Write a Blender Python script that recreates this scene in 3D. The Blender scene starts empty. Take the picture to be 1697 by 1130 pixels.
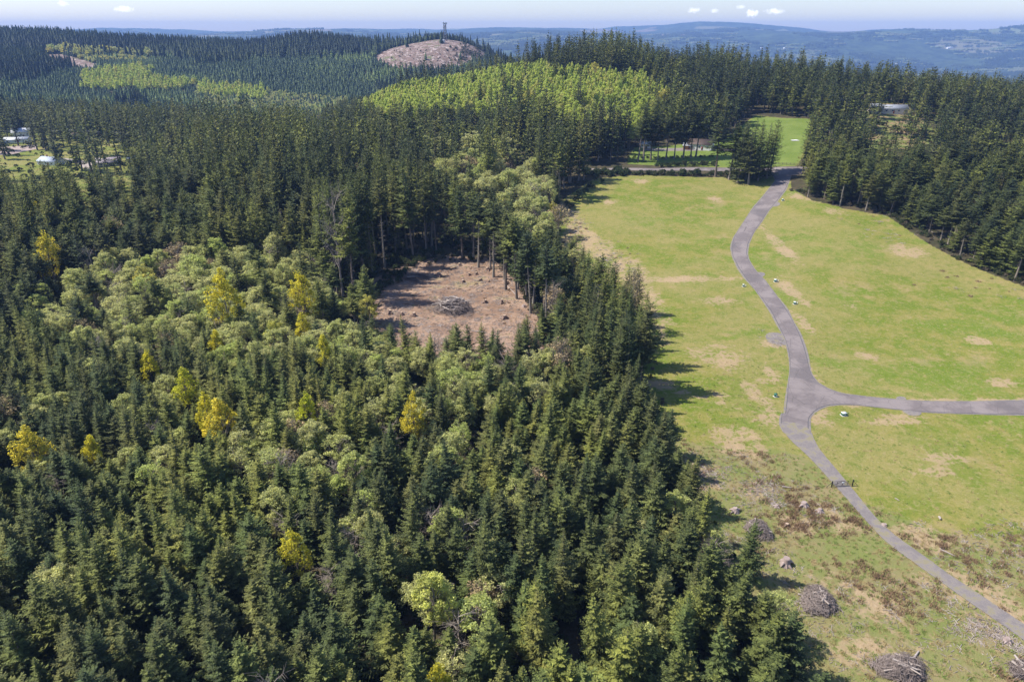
import bpy, math, random
import numpy as np
from mathutils import Vector, Matrix
from mathutils.geometry import delaunay_2d_cdt

S = bpy.context.scene
COL = S.collection
random.seed(7)
RS = np.random.RandomState(11)

# ------------------------------------------------------------------ camera, sky, sun, exposure
CAMZ, PITCH, LENS = 85.0, math.radians(24.4), 24.0
cam_d = bpy.data.cameras.new('camera')
cam_d.lens, cam_d.sensor_width, cam_d.clip_end, cam_d.clip_start = LENS, 36.0, 80000.0, 1.0
cam = bpy.data.objects.new('camera', cam_d)
cam.location = (0, 0, CAMZ)
cam.rotation_euler = (math.pi / 2 - PITCH, 0, 0)
COL.objects.link(cam)
S.camera = cam

SUN_EL, SUN_AZ = math.radians(52), math.radians(-84)      # azimuth measured from +Y towards +X
world = bpy.data.worlds.new('World')
S.world = world
world.use_nodes = True
nt = world.node_tree
sky = nt.nodes.new('ShaderNodeTexSky')
sky.sky_type = 'NISHITA'
sky.sun_disc = False
sky.sun_elevation, sky.sun_rotation = SUN_EL, SUN_AZ
sky.air_density, sky.dust_density, sky.ozone_density = 1.0, 0.5, 3.0
sky.altitude = 200
bg = nt.nodes['Background']
bg.inputs['Strength'].default_value = 0.118
tint = nt.nodes.new('ShaderNodeMix')
tint.data_type, tint.blend_type = 'RGBA', 'MULTIPLY'
tint.inputs[0].default_value = 1.0
tint.inputs[7].default_value = (1.0, 0.965, 1.05, 1)
nt.links.new(sky.outputs[0], tint.inputs[6])
# a few small fair-weather clouds low in the sky, part of the sky itself
def wn(op, a, b=0.0, clamp=False):
    m_ = nt.nodes.new('ShaderNodeMath')
    m_.operation, m_.use_clamp = op, clamp
    for i_, v_ in enumerate((a, b)):
        if isinstance(v_, (int, float)):
            m_.inputs[i_].default_value = v_
        else:
            nt.links.new(v_, m_.inputs[i_])
    return m_.outputs[0]
wtc = nt.nodes.new('ShaderNodeTexCoord')
wsx = nt.nodes.new('ShaderNodeSeparateXYZ')
nt.links.new(wtc.outputs['Generated'], wsx.inputs[0])
wy = wn('MAXIMUM', wsx.outputs[1], 0.01)
wu, ww_ = wn('DIVIDE', wsx.outputs[0], wy), wn('DIVIDE', wsx.outputs[2], wy)
wno = nt.nodes.new('ShaderNodeTexNoise')
wno.inputs['Scale'].default_value, wno.inputs['Detail'].default_value, wno.inputs['Roughness'].default_value = 260, 5, .65
nt.links.new(wtc.outputs['Generated'], wno.inputs['Vector'])
cloudiness = None
for (cu_, cv_, cw_, ch_, cs_) in ((-.512, .0262, .014, .0045, .8), (.3173, .0213, .0085, .0056, 1.0), (.3465, .0232, .013, .0042, .7), (.2397, .0250, .010, .0036, .6),
                                  (.2670, .0240, .006, .0030, .5), (-.590, .0330, .008, .0040, .5), (.3010, .0285, .006, .0028, .4)):
    e_ = wn('SQRT', wn('ADD', wn('POWER', wn('DIVIDE', wn('SUBTRACT', wu, cu_), cw_), 2.0), wn('POWER', wn('DIVIDE', wn('SUBTRACT', ww_, cv_), ch_), 2.0)))
    e_ = wn('ADD', wn('SUBTRACT', 1.0, e_), wn('MULTIPLY', wn('SUBTRACT', wno.outputs['Fac'], .5), 2.2))
    e_ = wn('MULTIPLY', wn('MULTIPLY', e_, 1.3, True), cs_)
    cloudiness = e_ if cloudiness is None else wn('MAXIMUM', cloudiness, e_)
cmix = nt.nodes.new('ShaderNodeMix')
cmix.data_type = 'RGBA'
nt.links.new(cloudiness, cmix.inputs[0])
nt.links.new(tint.outputs[2], cmix.inputs[6])
cmix.inputs[7].default_value = (10.5, 10.4, 10.4, 1)
nt.links.new(cmix.outputs[2], bg.inputs[0])

sun_d = bpy.data.lights.new('sun', 'SUN')
sun_d.energy, sun_d.angle, sun_d.color = 5.0, math.radians(0.5), (1.0, 0.94, 0.845)
sun = bpy.data.objects.new('sun', sun_d)
sd = Vector((math.cos(SUN_EL) * math.sin(SUN_AZ), math.cos(SUN_EL) * math.cos(SUN_AZ), math.sin(SUN_EL)))
sun.rotation_euler = sd.to_track_quat('Z', 'Y').to_euler()
COL.objects.link(sun)

S.view_settings.view_transform = 'Standard'
S.view_settings.look = 'None'
S.view_settings.exposure = 0.65
S.view_settings.gamma = 1
S.view_settings.use_curve_mapping = False
S.render.engine = 'CYCLES'
c = S.cycles
c.max_bounces, c.diffuse_bounces, c.glossy_bounces = 5, 3, 1
c.transmission_bounces, c.volume_bounces, c.transparent_max_bounces = 2, 0, 8
c.caustics_reflective = c.caustics_refractive = False
c.use_denoising = True
c.denoiser = 'OPENIMAGEDENOISE'
c.denoising_input_passes = 'RGB_ALBEDO_NORMAL'
HAZE_DENSITY = 8.8e-5
HAZE_COLOR = (0.31, 0.51, 1.0)

# ------------------------------------------------------------------ picture <-> place
W0, H0 = 1697.0, 1130.0
F0 = W0 * LENS / 36.0
CP, SP = math.cos(PITCH), math.sin(PITCH)


def ray(u, v):
    """pixel of the photograph -> (x per Y, z per Y)"""
    a, b = (np.asarray(u, float) - W0 / 2) / F0, (np.asarray(v, float) - H0 / 2) / F0
    den = CP - b * SP
    return a / den, -(SP + b * CP) / den


def project(x, y, z):
    dz = z - CAMZ
    d = y * CP - dz * SP
    d = np.where(np.abs(d) < 1e-6, 1e-6, d)
    return W0 / 2 + F0 * x / d, H0 / 2 - F0 * (y * SP + dz * CP) / d, d


# ------------------------------------------------------------------ terrain
def hash2(ix, iy, seed):
    n = (ix.astype(np.int64) * 374761393 + iy.astype(np.int64) * 668265263 + seed * 1442695041) & 0xFFFFFFFF
    n = ((n ^ (n >> 13)) * 1274126177) & 0xFFFFFFFF
    return ((n ^ (n >> 16)) & 0xFFFF) / 65535.0


def vnoise(x, y, seed=0):
    x, y = np.asarray(x, float), np.asarray(y, float)
    ix, iy = np.floor(x), np.floor(y)
    fx, fy = x - ix, y - iy
    fx, fy = fx * fx * (3 - 2 * fx), fy * fy * (3 - 2 * fy)
    a, b = hash2(ix, iy, seed), hash2(ix + 1, iy, seed)
    c_, d = hash2(ix, iy + 1, seed), hash2(ix + 1, iy + 1, seed)
    return (a * (1 - fx) + b * fx) * (1 - fy) + (c_ * (1 - fx) + d * fx) * fy


def fbm(x, y, seed=0, octv=4):
    t, amp, s = 0, 0.5, 0
    for k in range(octv):
        t = t + amp * vnoise(np.asarray(x) * 2 ** k + 17.3 * k, np.asarray(y) * 2 ** k - 9.1 * k, seed + k)
        s += amp
        amp *= 0.5
    return t / s


CTRL = []          # (bearing x/Y, Y, z)
def cp(Y, **k):
    for a, z in k.items():
        a = a.replace('m', '-').replace('p', '')
        CTRL.append((float(a) / 100, Y, z))
cp(35, m80=0, p0=0, p80=0)
cp(75, m80=0, m40=-1, p0=0, p40=0, p80=0)
cp(150, m75=-3, m40=-2, p0=0, p20=0, p40=0, p75=0)
cp(250, m75=-4, m35=-3, p0=0, p20=1.5, p40=2.5, p70=3)
cp(330, m75=-3, m35=-1, p0=4, p20=6, p40=8, p70=11)
cp(390, m75=-2, m35=2, p0=8, p20=11, p38=13, p70=15)
cp(440, p20=14, p32=16, p40=19)
cp(500, m75=-1, m50=-1, m35=4, m10=13, p0=15, p20=20, p35=26, p45=29, p70=24)
cp(580, m75=-2, m50=-2, m30=1, m20=16, p0=26, p20=32, p35=34, p50=34, p70=24)
cp(700, m75=-4, m50=-8, m30=-12, m15=26, p0=41, p15=50, p30=40, p45=26, p70=8)
cp(850, m75=-8, m50=-24, m30=-26, m15=2, p0=30, p15=36, p35=0, p70=-22)
cp(1000, m75=0, m50=-20, m30=-22, m20=-18, p0=-8, p20=-25, p45=-70, p70=-90)
cp(1300, m70=28, m50=22, m35=14, m24=12, m16=8, m8=8, p5=-40, p30=-120)
cp(1400, m16=42, m10=46, m5=34)
cp(1520, m70=44, m24=40, m17=48, m10=70, m6=62, p0=5)
cp(1700, m75=64, m62=57, m52=45, m43=38, m35=34, m27=50, m21=38, m10=50, p5=-40)
cp(2100, m70=40, m45=15, m25=15, m10=-20)
cp(2700, m70=-60, m40=-90, m10=-130, p20=-170, p50=-180, p75=-180)
cp(4500, m70=-60, m40=-80, m10=-130, p15=-170, p45=-185, p75=-180)
cp(6500, m70=0, m40=-10, m10=-60, p15=-110, p35=-140, p55=-140, p75=-110)
cp(7600, m70=40, m40=35, m15=40, p0=58, p15=62, p35=36, p50=50, p70=95)
cp(8600, m70=50, m40=40, m10=45, p0=45, p20=40, p40=50, p55=90, p72=150)
cp(9800, m70=-10, m40=-10, m10=-10, p15=-10, p40=-10, p60=20)
cp(12000, m75=95, m60=100, m45=112, m30=100, m15=118, m2=134, p2=108, p8=134, p14=128, p18=145, p22=172, p27=202, p32=170, p38=138, p50=104, p75=95)
cp(12800, m70=40, m30=40, p10=40, p40=40, p75=40)
C = np.array(CTRL)
cx, cyy = C[:, 0] * C[:, 1], C[:, 1]
extra = []
for th in (-175, -140, -105, -75, 75, 105, 140, 175):
    for r, z in ((40, 0), (150, 0), (500, 5), (1500, 0), (6000, 0), (12800, 0)):
        extra.append((math.radians(th), math.log(r), z))
E = np.array(extra)
KT, KL = 2.6, 1.0
P = np.column_stack([np.concatenate([np.arctan2(cx, cyy), E[:, 0]]) * KT, np.concatenate([np.log(np.hypot(cx, cyy)), E[:, 1]]) * KL])
Z = np.concatenate([C[:, 2], E[:, 2]])


def tps(d2):
    return 0.5 * d2 * np.log(d2 + 1e-12)


n_ = len(P)
D2 = ((P[:, None, :] - P[None]) ** 2).sum(-1)
A = np.zeros((n_ + 3, n_ + 3))
A[:n_, :n_] = tps(D2) + np.eye(n_) * 2e-3
A[:n_, n_] = A[n_, :n_] = 1
A[:n_, n_ + 1:] = P
A[n_ + 1:, :n_] = P.T
WTS = np.linalg.solve(A, np.concatenate([Z, [0, 0, 0]]))


def hgt(x, y):
    x, y = np.atleast_1d(np.asarray(x, float)), np.atleast_1d(np.asarray(y, float))
    shp = np.broadcast(x, y).shape
    x, y = np.broadcast_to(x, shp).ravel(), np.broadcast_to(y, shp).ravel()
    out = np.empty(len(x))
    for i in range(0, len(x), 40000):
        xs, ys = x[i:i + 40000], y[i:i + 40000]
        r = np.hypot(xs, ys)
        q = np.column_stack([np.arctan2(xs, ys) * KT, np.log(np.maximum(r, 30)) * KL])
        d2 = ((q[:, None, :] - P[None]) ** 2).sum(-1)
        z = tps(d2) @ WTS[:n_] + WTS[n_] + q @ WTS[n_ + 1:]
        far = np.clip((r - 700) / 2500, 0, 1)
        z = z + (fbm(xs / 130, ys / 130, 3, 3) - .5) * (2.2 + 10 * far) + (fbm(xs / 28, ys / 28, 9, 2) - .5) * .9
        vf = np.clip((r - 2500) / 7500, 0, 1)
        z = z + (fbm(xs / 1500, ys / 650, 21, 4) - .5) * 115 * vf
        out[i:i + 40000] = z
    return out.reshape(shp)


_rs = np.geomspace(55, 12700, 900)


def ground(u, v, ymax=None):
    """where the ray through a pixel of the photograph meets the ground"""
    a, s = (float(t) for t in ray(u, v))
    ys = _rs if ymax is None else _rs[_rs < ymax]
    dz = CAMZ + s * ys - hgt(a * ys, ys)
    i = np.argmax(dz < 0)
    if not (dz < 0).any():
        i = len(ys) - 1
    lo, hi = ys[max(i - 1, 0)], ys[i]
    for _ in range(14):
        m = (lo + hi) / 2
        if CAMZ + s * m - hgt(a * m, m)[0] < 0:
            hi = m
        else:
            lo = m
    return np.array([a * hi, hi, hgt(a * hi, hi)[0]])


def ground_many(pts):
    return np.array([ground(u, v) for u, v in pts])


def inpoly(u, v, poly):
    u, v = np.asarray(u, float), np.asarray(v, float)
    ins = np.zeros(np.broadcast(u, v).shape, bool)
    px, py = zip(*poly)
    j = len(poly) - 1
    for i in range(len(poly)):
        if py[i] != py[j]:
            ins ^= ((py[i] > v) != (py[j] > v)) & (u < (px[j] - px[i]) * (v - py[i]) / (py[j] - py[i]) + px[i])
        j = i
    return ins


def world_poly(pix, ymax=None):
    return [tuple(ground(u, v, ymax)[:2]) for u, v in pix]


FIELD_PX = [(922, 340), (922, 388), (930, 425), (948, 458), (975, 490), (1006, 525), (1045, 560), (1066, 600), (1064, 650), (1078, 700),
            (1108, 760), (1128, 830), (1165, 880), (1212, 960), (1262, 1040), (1312, 1129), (1370, 1400), (2400, 1400), (2400, 620), (1800, 520),
            (1697, 475), (1600, 436), (1545, 408), (1500, 378), (1470, 358), (1400, 346), (1345, 332), (1312, 312), (1308, 290), (1170, 294),
            (1040, 291), (985, 296)]
CLEAR_PX = [(594, 500), (606, 478), (622, 462), (650, 448), (690, 434), (730, 424), (765, 424), (790, 428), (828, 436), (846, 462), (862, 486), (884, 518), (905, 556), (900, 590), (872, 606), (820, 598), (770, 610), (725, 600), (690, 606), (655, 590), (640, 560), (618, 548), (610, 520)]
LAWN_PX = [(1040, 270), (1052, 244), (1185, 236), (1215, 215), (1245, 192), (1275, 190), (1350, 200), (1338, 240), (1320, 284), (1040, 286)]
SLOPE_PX = [(1405, 180), (1420, 168), (1500, 172), (1518, 190), (1565, 232), (1520, 246), (1470, 256), (1432, 246), (1425, 205)]
VILL_PX = [(-300, 226), (60, 220), (150, 226), (232, 244), (236, 300), (232, 350), (140, 366), (-300, 366)]
field_w, clear_w, lawn_w, slope_w = world_poly(FIELD_PX), world_poly(CLEAR_PX), world_poly(LAWN_PX), world_poly(SLOPE_PX)
vill_w = world_poly(VILL_PX)
CUT_PX = [(618, 98), (650, 80), (700, 70), (745, 66), (790, 72), (812, 92), (800, 112), (770, 110), (720, 124), (660, 116), (630, 106)]
cut_w = world_poly(CUT_PX, 1560)
CUT2_PX = [(55, 92), (100, 90), (165, 108), (150, 120), (90, 112)]
cut2_w = world_poly(CUT2_PX, 1650)


def polymask(x, y, poly, soft=0):
    return inpoly(x, y, poly)


# ------------------------------------------------------------------ mesh and material helpers
def mk_mesh(name, V, F, mats=(), midx=None, smooth=False):
    V, F = np.asarray(V, np.float32), np.asarray(F, np.int32)
    me = bpy.data.meshes.new(name)
    k = F.shape[1]
    me.vertices.add(len(V))
    me.vertices.foreach_set('co', V.ravel())
    me.loops.add(F.size)
    me.loops.foreach_set('vertex_index', F.ravel())
    me.polygons.add(len(F))
    me.polygons.foreach_set('loop_start', np.arange(0, F.size, k, dtype=np.int32))
    if smooth:
        me.polygons.foreach_set('use_smooth', np.ones(len(F), bool))
    for m in mats:
        me.materials.append(m)
    if midx is not None:
        me.polygons.foreach_set('material_index', np.asarray(midx, np.int32))
    me.update(calc_edges=True)
    me.validate()
    return me


class MB:
    """collects triangles"""
    def __init__(s):
        s.v, s.f, s.m, s.n = [], [], [], 0

    def add(s, V, F, m=0):
        V, F = np.asarray(V, float), np.asarray(F, int)
        if F.shape[1] == 4:
            F = np.concatenate([F[:, [0, 1, 2]], F[:, [0, 2, 3]]])
        s.v.append(V)
        s.f.append(F + s.n)
        s.m.append(np.full(len(F), m))
        s.n += len(V)

    def box(s, c, size, rz=0, m=0):
        c, h = np.array(c, float), np.array(size, float) / 2
        q = np.array([[x, y, z] for z in (-1, 1) for x, y in ((-1, -1), (1, -1), (1, 1), (-1, 1))], float) * h
        ca, sa = math.cos(rz), math.sin(rz)
        q = np.column_stack([q[:, 0] * ca - q[:, 1] * sa, q[:, 0] * sa + q[:, 1] * ca, q[:, 2]]) + c
        s.add(q, [[0, 3, 2, 1], [4, 5, 6, 7], [0, 1, 5, 4], [1, 2, 6, 5], [2, 3, 7, 6], [3, 0, 4, 7]], m)

    def tube(s, pts, rad, sides=5, m=0, cap=True):
        pts = np.asarray(pts, float)
        rad = np.broadcast_to(rad, (len(pts),))
        rings = []
        for i, p in enumerate(pts):
            d = pts[min(i + 1, len(pts) - 1)] - pts[max(i - 1, 0)]
            d = d / (np.linalg.norm(d) + 1e-9)
            a = np.cross(d, [0, 0, 1.0] if abs(d[2]) < .9 else [1.0, 0, 0])
            a /= np.linalg.norm(a)
            b = np.cross(d, a)
            t = np.arange(sides) * 2 * math.pi / sides
            rings.append(p + rad[i] * (np.outer(np.cos(t), a) + np.outer(np.sin(t), b)))
        V = np.concatenate(rings)
        F = []
        for i in range(len(pts) - 1):
            for k in range(sides):
                F.append([i * sides + k, i * sides + (k + 1) % sides, (i + 1) * sides + (k + 1) % sides, (i + 1) * sides + k])
        s.add(V, F, m)
        if cap and sides >= 3:
            o = (len(pts) - 1) * sides
            s.add(V[o:o + sides], [[0, k, k + 1] for k in range(1, sides - 1)], m)
            s.add(V[:sides], [[0, k + 1, k] for k in range(1, sides - 1)], m)

    def mesh(s, name, mats, smooth=False):
        return mk_mesh(name, np.concatenate(s.v), np.concatenate(s.f), mats, np.concatenate(s.m), smooth)


def link(o, parent=None):
    COL.objects.link(o)
    if parent is not None:
        o.parent = parent
    return o


def tag(o, label=None, cat=None, group=None, kind=None):
    if label:
        o['label'] = label
    if cat:
        o['category'] = cat
    if group:
        o['group'] = group
    if kind:
        o['kind'] = kind
    return o


def empty(name, loc, rz=0, **k):
    o = bpy.data.objects.new(name, None)
    o.location, o.rotation_euler = loc, (0, 0, rz)
    o.empty_display_size = 0.5
    return tag(link(o), **k)


def part(name, me, parent, label=None):
    o = bpy.data.objects.new(name, me)
    link(o, parent)
    if label:
        o['label'] = label
    return o


def new_mat(name):
    m = bpy.data.materials.new(name)
    m.use_nodes = True
    m.node_tree.nodes.clear()
    return m


class N:
    """tiny node helper"""
    def __init__(s, m):
        s.t = m.node_tree
        s.out = s.t.nodes.new('ShaderNodeOutputMaterial')

    def n(s, typ, ins=None, **props):
        nd = s.t.nodes.new(typ)
        for k, v in props.items():
            setattr(nd, k, v)
        for k, v in (ins or {}).items():
            s.set(nd.inputs[k], v)
        return nd

    def set(s, inp, v):
        if isinstance(v, bpy.types.NodeSocket):
            s.t.links.new(v, inp)
        else:
            if inp.type == 'RGBA' and len(v) == 3:
                v = (*v, 1)
            inp.default_value = v

    def mix(s, f, a, b, mode='MIX'):
        nd = s.n('ShaderNodeMix', data_type='RGBA', blend_type=mode)
        s.set(nd.inputs[0], f)
        s.set(nd.inputs[6], a)
        s.set(nd.inputs[7], b)
        return nd.outputs[2]

    def math(s, op, a, b=0.0, clamp=False):
        nd = s.n('ShaderNodeMath', operation=op, use_clamp=clamp)
        s.set(nd.inputs[0], a)
        s.set(nd.inputs[1], b)
        return nd.outputs[0]

    def ramp(s, f, a, b, lo=0.0, hi=1.0):
        nd = s.n('ShaderNodeMapRange', interpolation_type='SMOOTHSTEP')
        s.set(nd.inputs[0], f)
        for i, v in enumerate((a, b, lo, hi)):
            s.set(nd.inputs[i + 1], v)
        return nd.outputs[0]

    def noise(s, vec, scale, detail=3, rough=.55):
        nd = s.n('ShaderNodeTexNoise', {'Scale': scale, 'Detail': detail, 'Roughness': rough})
        s.set(nd.inputs['Vector'], vec)
        return nd.outputs['Fac']

    def finish(s, col, rough=.9, spec=.2, bump=None, bstr=.5, bdist=.1, metal=0.0, transl=0.0):
        p = s.n('ShaderNodeBsdfPrincipled')
        s.set(p.inputs['Base Color'], col)
        s.set(p.inputs['Roughness'], rough)
        s.set(p.inputs['Specular IOR Level'], spec)
        s.set(p.inputs['Metallic'], metal)
        if bump is not None:
            b = s.n('ShaderNodeBump', {'Strength': bstr, 'Distance': bdist, 'Height': bump})
            s.set(p.inputs['Normal'], b.outputs[0])
        sh = p.outputs[0]
        if transl:
            t = s.n('ShaderNodeBsdfTranslucent')
            s.set(t.inputs['Color'], col)
            mx = s.n('ShaderNodeMixShader', {0: transl})
            s.t.links.new(sh, mx.inputs[1])
            s.t.links.new(t.outputs[0], mx.inputs[2])
            sh = mx.outputs[0]
        s.t.links.new(sh, s.out.inputs[0])


def plain(name, col, rough=.8, var=.25, scale=3.0, metal=0.0, spec=.3):
    m = new_mat(name)
    k = N(m)
    tc = k.n('ShaderNodeTexCoord').outputs['Object']
    f = k.noise(tc, scale, 4)
    c1 = tuple(x * (1 - var) for x in col)
    c2 = tuple(min(1, x * (1 + var)) for x in col)
    k.finish(k.mix(f, c1, c2), rough, spec, bump=f, bstr=.3, bdist=.02, metal=metal)
    return m


def leaf_mat(name, c1, c2, c3, transl=.2, scale=.35, rough=.75, stand=0.0):
    """foliage: each tree leans towards one of three tones, with clumpy variation inside the crown"""
    m = new_mat(name)
    k = N(m)
    r = k.n('ShaderNodeObjectInfo').outputs['Random']
    tc = k.n('ShaderNodeTexCoord').outputs['Object']
    base = k.mix(k.ramp(r, .0, .55), c1, c2)
    base = k.mix(k.ramp(r, .6, 1.0), base, c3)
    f = k.noise(tc, scale, 4, .7)
    lo = k.mix(1.0, base, (.62, .62, .62), 'MULTIPLY')
    hi = k.mix(1.0, base, (1.35, 1.35, 1.25), 'MULTIPLY')
    tn = k.n('ShaderNodeAttribute', attribute_name='tone').outputs['Fac']
    cl_ = k.mix(k.ramp(f, .3, .7), lo, hi)
    cl_ = k.mix(k.ramp(tn, .1, .9), k.mix(1.0, cl_, (.55, .58, .62), 'MULTIPLY'), k.mix(1.0, cl_, (1.5, 1.42, 1.2), 'MULTIPLY'))
    if stand:                                   # whole stands differ in tone
        wp = k.n('ShaderNodeNewGeometry').outputs['Position']
        sn = k.noise(wp, 1 / stand, 3, .6)
        cl_ = k.mix(k.ramp(sn, .42, .60), k.mix(1.0, cl_, (.62, .68, .80), 'MULTIPLY'), k.mix(1.0, cl_, (1.22, 1.22, 1.0), 'MULTIPLY'))
    k.finish(cl_, rough, .2, transl=transl)
    return m


def bark_mat(name, c1, c2):
    m = new_mat(name)
    k = N(m)
    tc = k.n('ShaderNodeTexCoord').outputs['Object']
    r = k.n('ShaderNodeObjectInfo').outputs['Random']
    mp = k.n('ShaderNodeMapping', {'Vector': tc, 'Scale': (6, 6, .8)}).outputs[0]
    f = k.noise(mp, 1.0, 4)
    b = k.mix(r, c1, c2)
    k.finish(k.mix(f, k.mix(1.0, b, (.6, .6, .6), 'MULTIPLY'), b), .9, .2, bump=f, bstr=.6, bdist=.05)
    return m


M = {}
M['fir'] = leaf_mat('fir_needles', (.074, .098, .044), (.122, .140, .042), (.125, .130, .046), .18, .5, stand=70)
M['firfar'] = leaf_mat('young_fir_needles', (.050, .075, .042), (.066, .088, .040), (.045, .068, .042), .12, .4, stand=210)
M['firnear'] = leaf_mat('fir_needles_near', (.098, .128, .052), (.155, .172, .055), (.150, .155, .056), .22, .5, stand=45)
M['firyoung'] = leaf_mat('plantation_needles', (.125, .180, .085), (.145, .195, .085), (.12, .175, .09), .25, .4, stand=260)
M['olive'] = leaf_mat('olive_needles', (.135, .165, .055), (.165, .17, .065), (.125, .155, .05), .2, .5)
M['sage'] = leaf_mat('sage_leaves', (.46, .50, .22), (.50, .51, .26), (.45, .52, .19), .55)
M['lime'] = leaf_mat('lime_leaves', (.47, .56, .15), (.58, .66, .18), (.60, .60, .23), .58)
M['yellow'] = leaf_mat('yellow_leaves', (.62, .58, .06), (.66, .58, .08), (.52, .56, .055), .5)
M['gold'] = leaf_mat('gold_leaves', (.56, .55, .15), (.58, .54, .16), (.52, .53, .14), .45)
M['bronze'] = leaf_mat('bronze_buds', (.36, .29, .19), (.38, .30, .20), (.33, .28, .17), .3)
M['twig'] = bark_mat('grey_twigs', (.32, .27, .23), (.40, .34, .29))
M['bark'] = bark_mat('fir_bark', (.20, .16, .125), (.30, .255, .215))
M['alderbark'] = bark_mat('pale_bark', (.32, .29, .24), (.24, .21, .17))
M['shrub'] = leaf_mat('shrub_leaves', (.075, .115, .035), (.12, .15, .05), (.10, .10, .045), .2, .6)


# ------------------------------------------------------------------ tree shapes
def rot_z(V, a):
    ca, sa = np.cos(a), np.sin(a)
    return np.stack([V[..., 0] * ca - V[..., 1] * sa, V[..., 0] * sa + V[..., 1] * ca, V[..., 2]], -1)


def conifer(seed, H=20.0, R=2.6, start=.12, levels=34, per=6, segs=9, twigw=.34, full=1.0, droop=.25, pw=.82):
    """whorls of feathered branches: a spine with needle sprays to both sides"""
    r = np.random.RandomState(seed)
    V, F = [], []
    n = 0
    z0 = H * start
    side_bias = r.uniform(0, 6.28)
    for L in range(levels):
        t = (L + r.uniform(-.3, .3)) / levels
        t = min(max(t, 0), .995)
        z = z0 + (H - z0) * t
        env = R * ((1 - t) ** pw * (1 - .35 * math.exp(-t * 9)) + .035)
        env *= r.uniform(.82, 1.18)
        nb = per if t < .85 else max(3, per - 2)
        for b in range(nb):
            if r.rand() > full:
                continue
            a = (b + r.uniform(-.35, .35)) * 2 * math.pi / nb + L * 1.13
            ln = env * r.uniform(.50, 1.35) * (1 + .18 * math.cos(a - side_bias))
            up = (-.30 + .95 * t ** 1.3) + r.uniform(-.12, .12)
            k = max(2, int(round(segs * (ln / R) ** .7)))
            s = np.linspace(.08, 1, k + 1)
            zz = z + up * ln * s - droop * ln * np.sin(s * math.pi * .9) * .45 + .22 * ln * s ** 3
            sx = ln * s
            wob = r.uniform(-.12, .12, k + 1) * ln * s * .5
            for i in range(k):
                tl = ln * (.42 * (1 - s[i] * .62)) * r.uniform(.75, 1.25)
                for sg in (-1, 1):
                    th = sg * r.uniform(.55, 1.0)
                    base = np.array([sx[i], wob[i], zz[i]])
                    d = np.array([math.cos(th), math.sin(th), r.uniform(-.42, .12)])
                    w = twigw * r.uniform(.7, 1.3)
                    tip = base + d * tl
                    pr = np.array([-d[1], d[0], r.uniform(-.5, .5)]) * w * .5
                    mid = base + d * tl * .45
                    q = np.array([base, mid + pr, tip, mid - pr])
                    V.append(rot_z(q, a))
                    F.append([n, n + 1, n + 2, n + 3])
                    n += 4
            base = np.array([sx[-2], wob[-2], zz[-2]])
            tip = np.array([sx[-1] * 1.06, wob[-1], zz[-1] + .03 * ln])
            q = np.array([base, (base + tip) / 2 + [0, twigw * .45, 0], tip, (base + tip) / 2 - [0, twigw * .45, 0]])
            V.append(rot_z(q, a))
            F.append([n, n + 1, n + 2, n + 3])
            n += 4
    # leader
    q = np.array([[-.07, 0, H - .9], [.07, 0, H - .9], [0, .02, H + .35], [0, .02, H + .3]])
    V.append(q)
    F.append([n, n + 1, n + 2, n + 3])
    return np.concatenate(V), np.array(F)


def conifer_simple(seed, H=20.0, R=2.8, start=.1, levels=12, per=6):
    r = np.random.RandomState(seed)
    V, F, n = [], [], 0
    for L in range(levels):
        t = L / levels
        z = H * (start + (1 - start) * t)
        env = R * ((1 - t) ** .85) + .12
        for b in range(per):
            a = (b + r.uniform(-.4, .4)) * 2 * math.pi / per + L
            ln = env * r.uniform(.65, 1.25)
            w = max(.35, ln * r.uniform(.35, .55))
            drop = -ln * r.uniform(.15, .6)
            lift = (H / levels) * r.uniform(.9, 1.5)
            q = np.array([[0, 0, z + lift], [ln * .6, -w, z + drop * .5], [ln, 0, z + drop * .6 + lift * .15], [ln * .55, w, z + drop]])
            V.append(rot_z(q, a))
            F.append([n, n + 1, n + 2, n + 3])
            n += 4
    return np.concatenate(V), np.array(F)


def trunk_mb(H, r0, stubs=0, seed=0, top=.97, lean=0.0):
    mb = MB()
    r = np.random.RandomState(seed)
    zs = np.linspace(-.6, H * top, 7)
    pts = np.column_stack([lean * (zs / H) ** 2 + r.uniform(-.06, .06, 7), r.uniform(-.06, .06, 7), zs])
    rad = r0 * (1 - zs / H * .93).clip(.03, 1.2)
    rad[0] *= 1.35
    mb.tube(pts, rad, 6)
    for k in range(stubs):                          # dead branch stubs on the bare lower trunk
        z = H * r.uniform(.12, .5)
        a = r.uniform(0, 6.28)
        ln = r.uniform(.5, 1.5)
        mb.tube([[0, 0, z], [math.cos(a) * ln, math.sin(a) * ln, z + r.uniform(-.4, .3)]], [.05, .02], 3, cap=False)
    return mb


def crown_points(r, H, R, zc, rz, n, egg=0.0):
    """clump centres spread over a domed crown"""
    out = []
    while len(out) < n:
        d = r.normal(size=3)
        d /= np.linalg.norm(d)
        if d[2] < -.55:
            continue
        rad = r.uniform(.55, 1.0) ** .6
        x, y, z = d * rad
        taper = 1 - egg * max(z, 0)
        out.append((x * R * taper, y * R * taper, zc + z * rz))
    return np.array(out)


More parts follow.
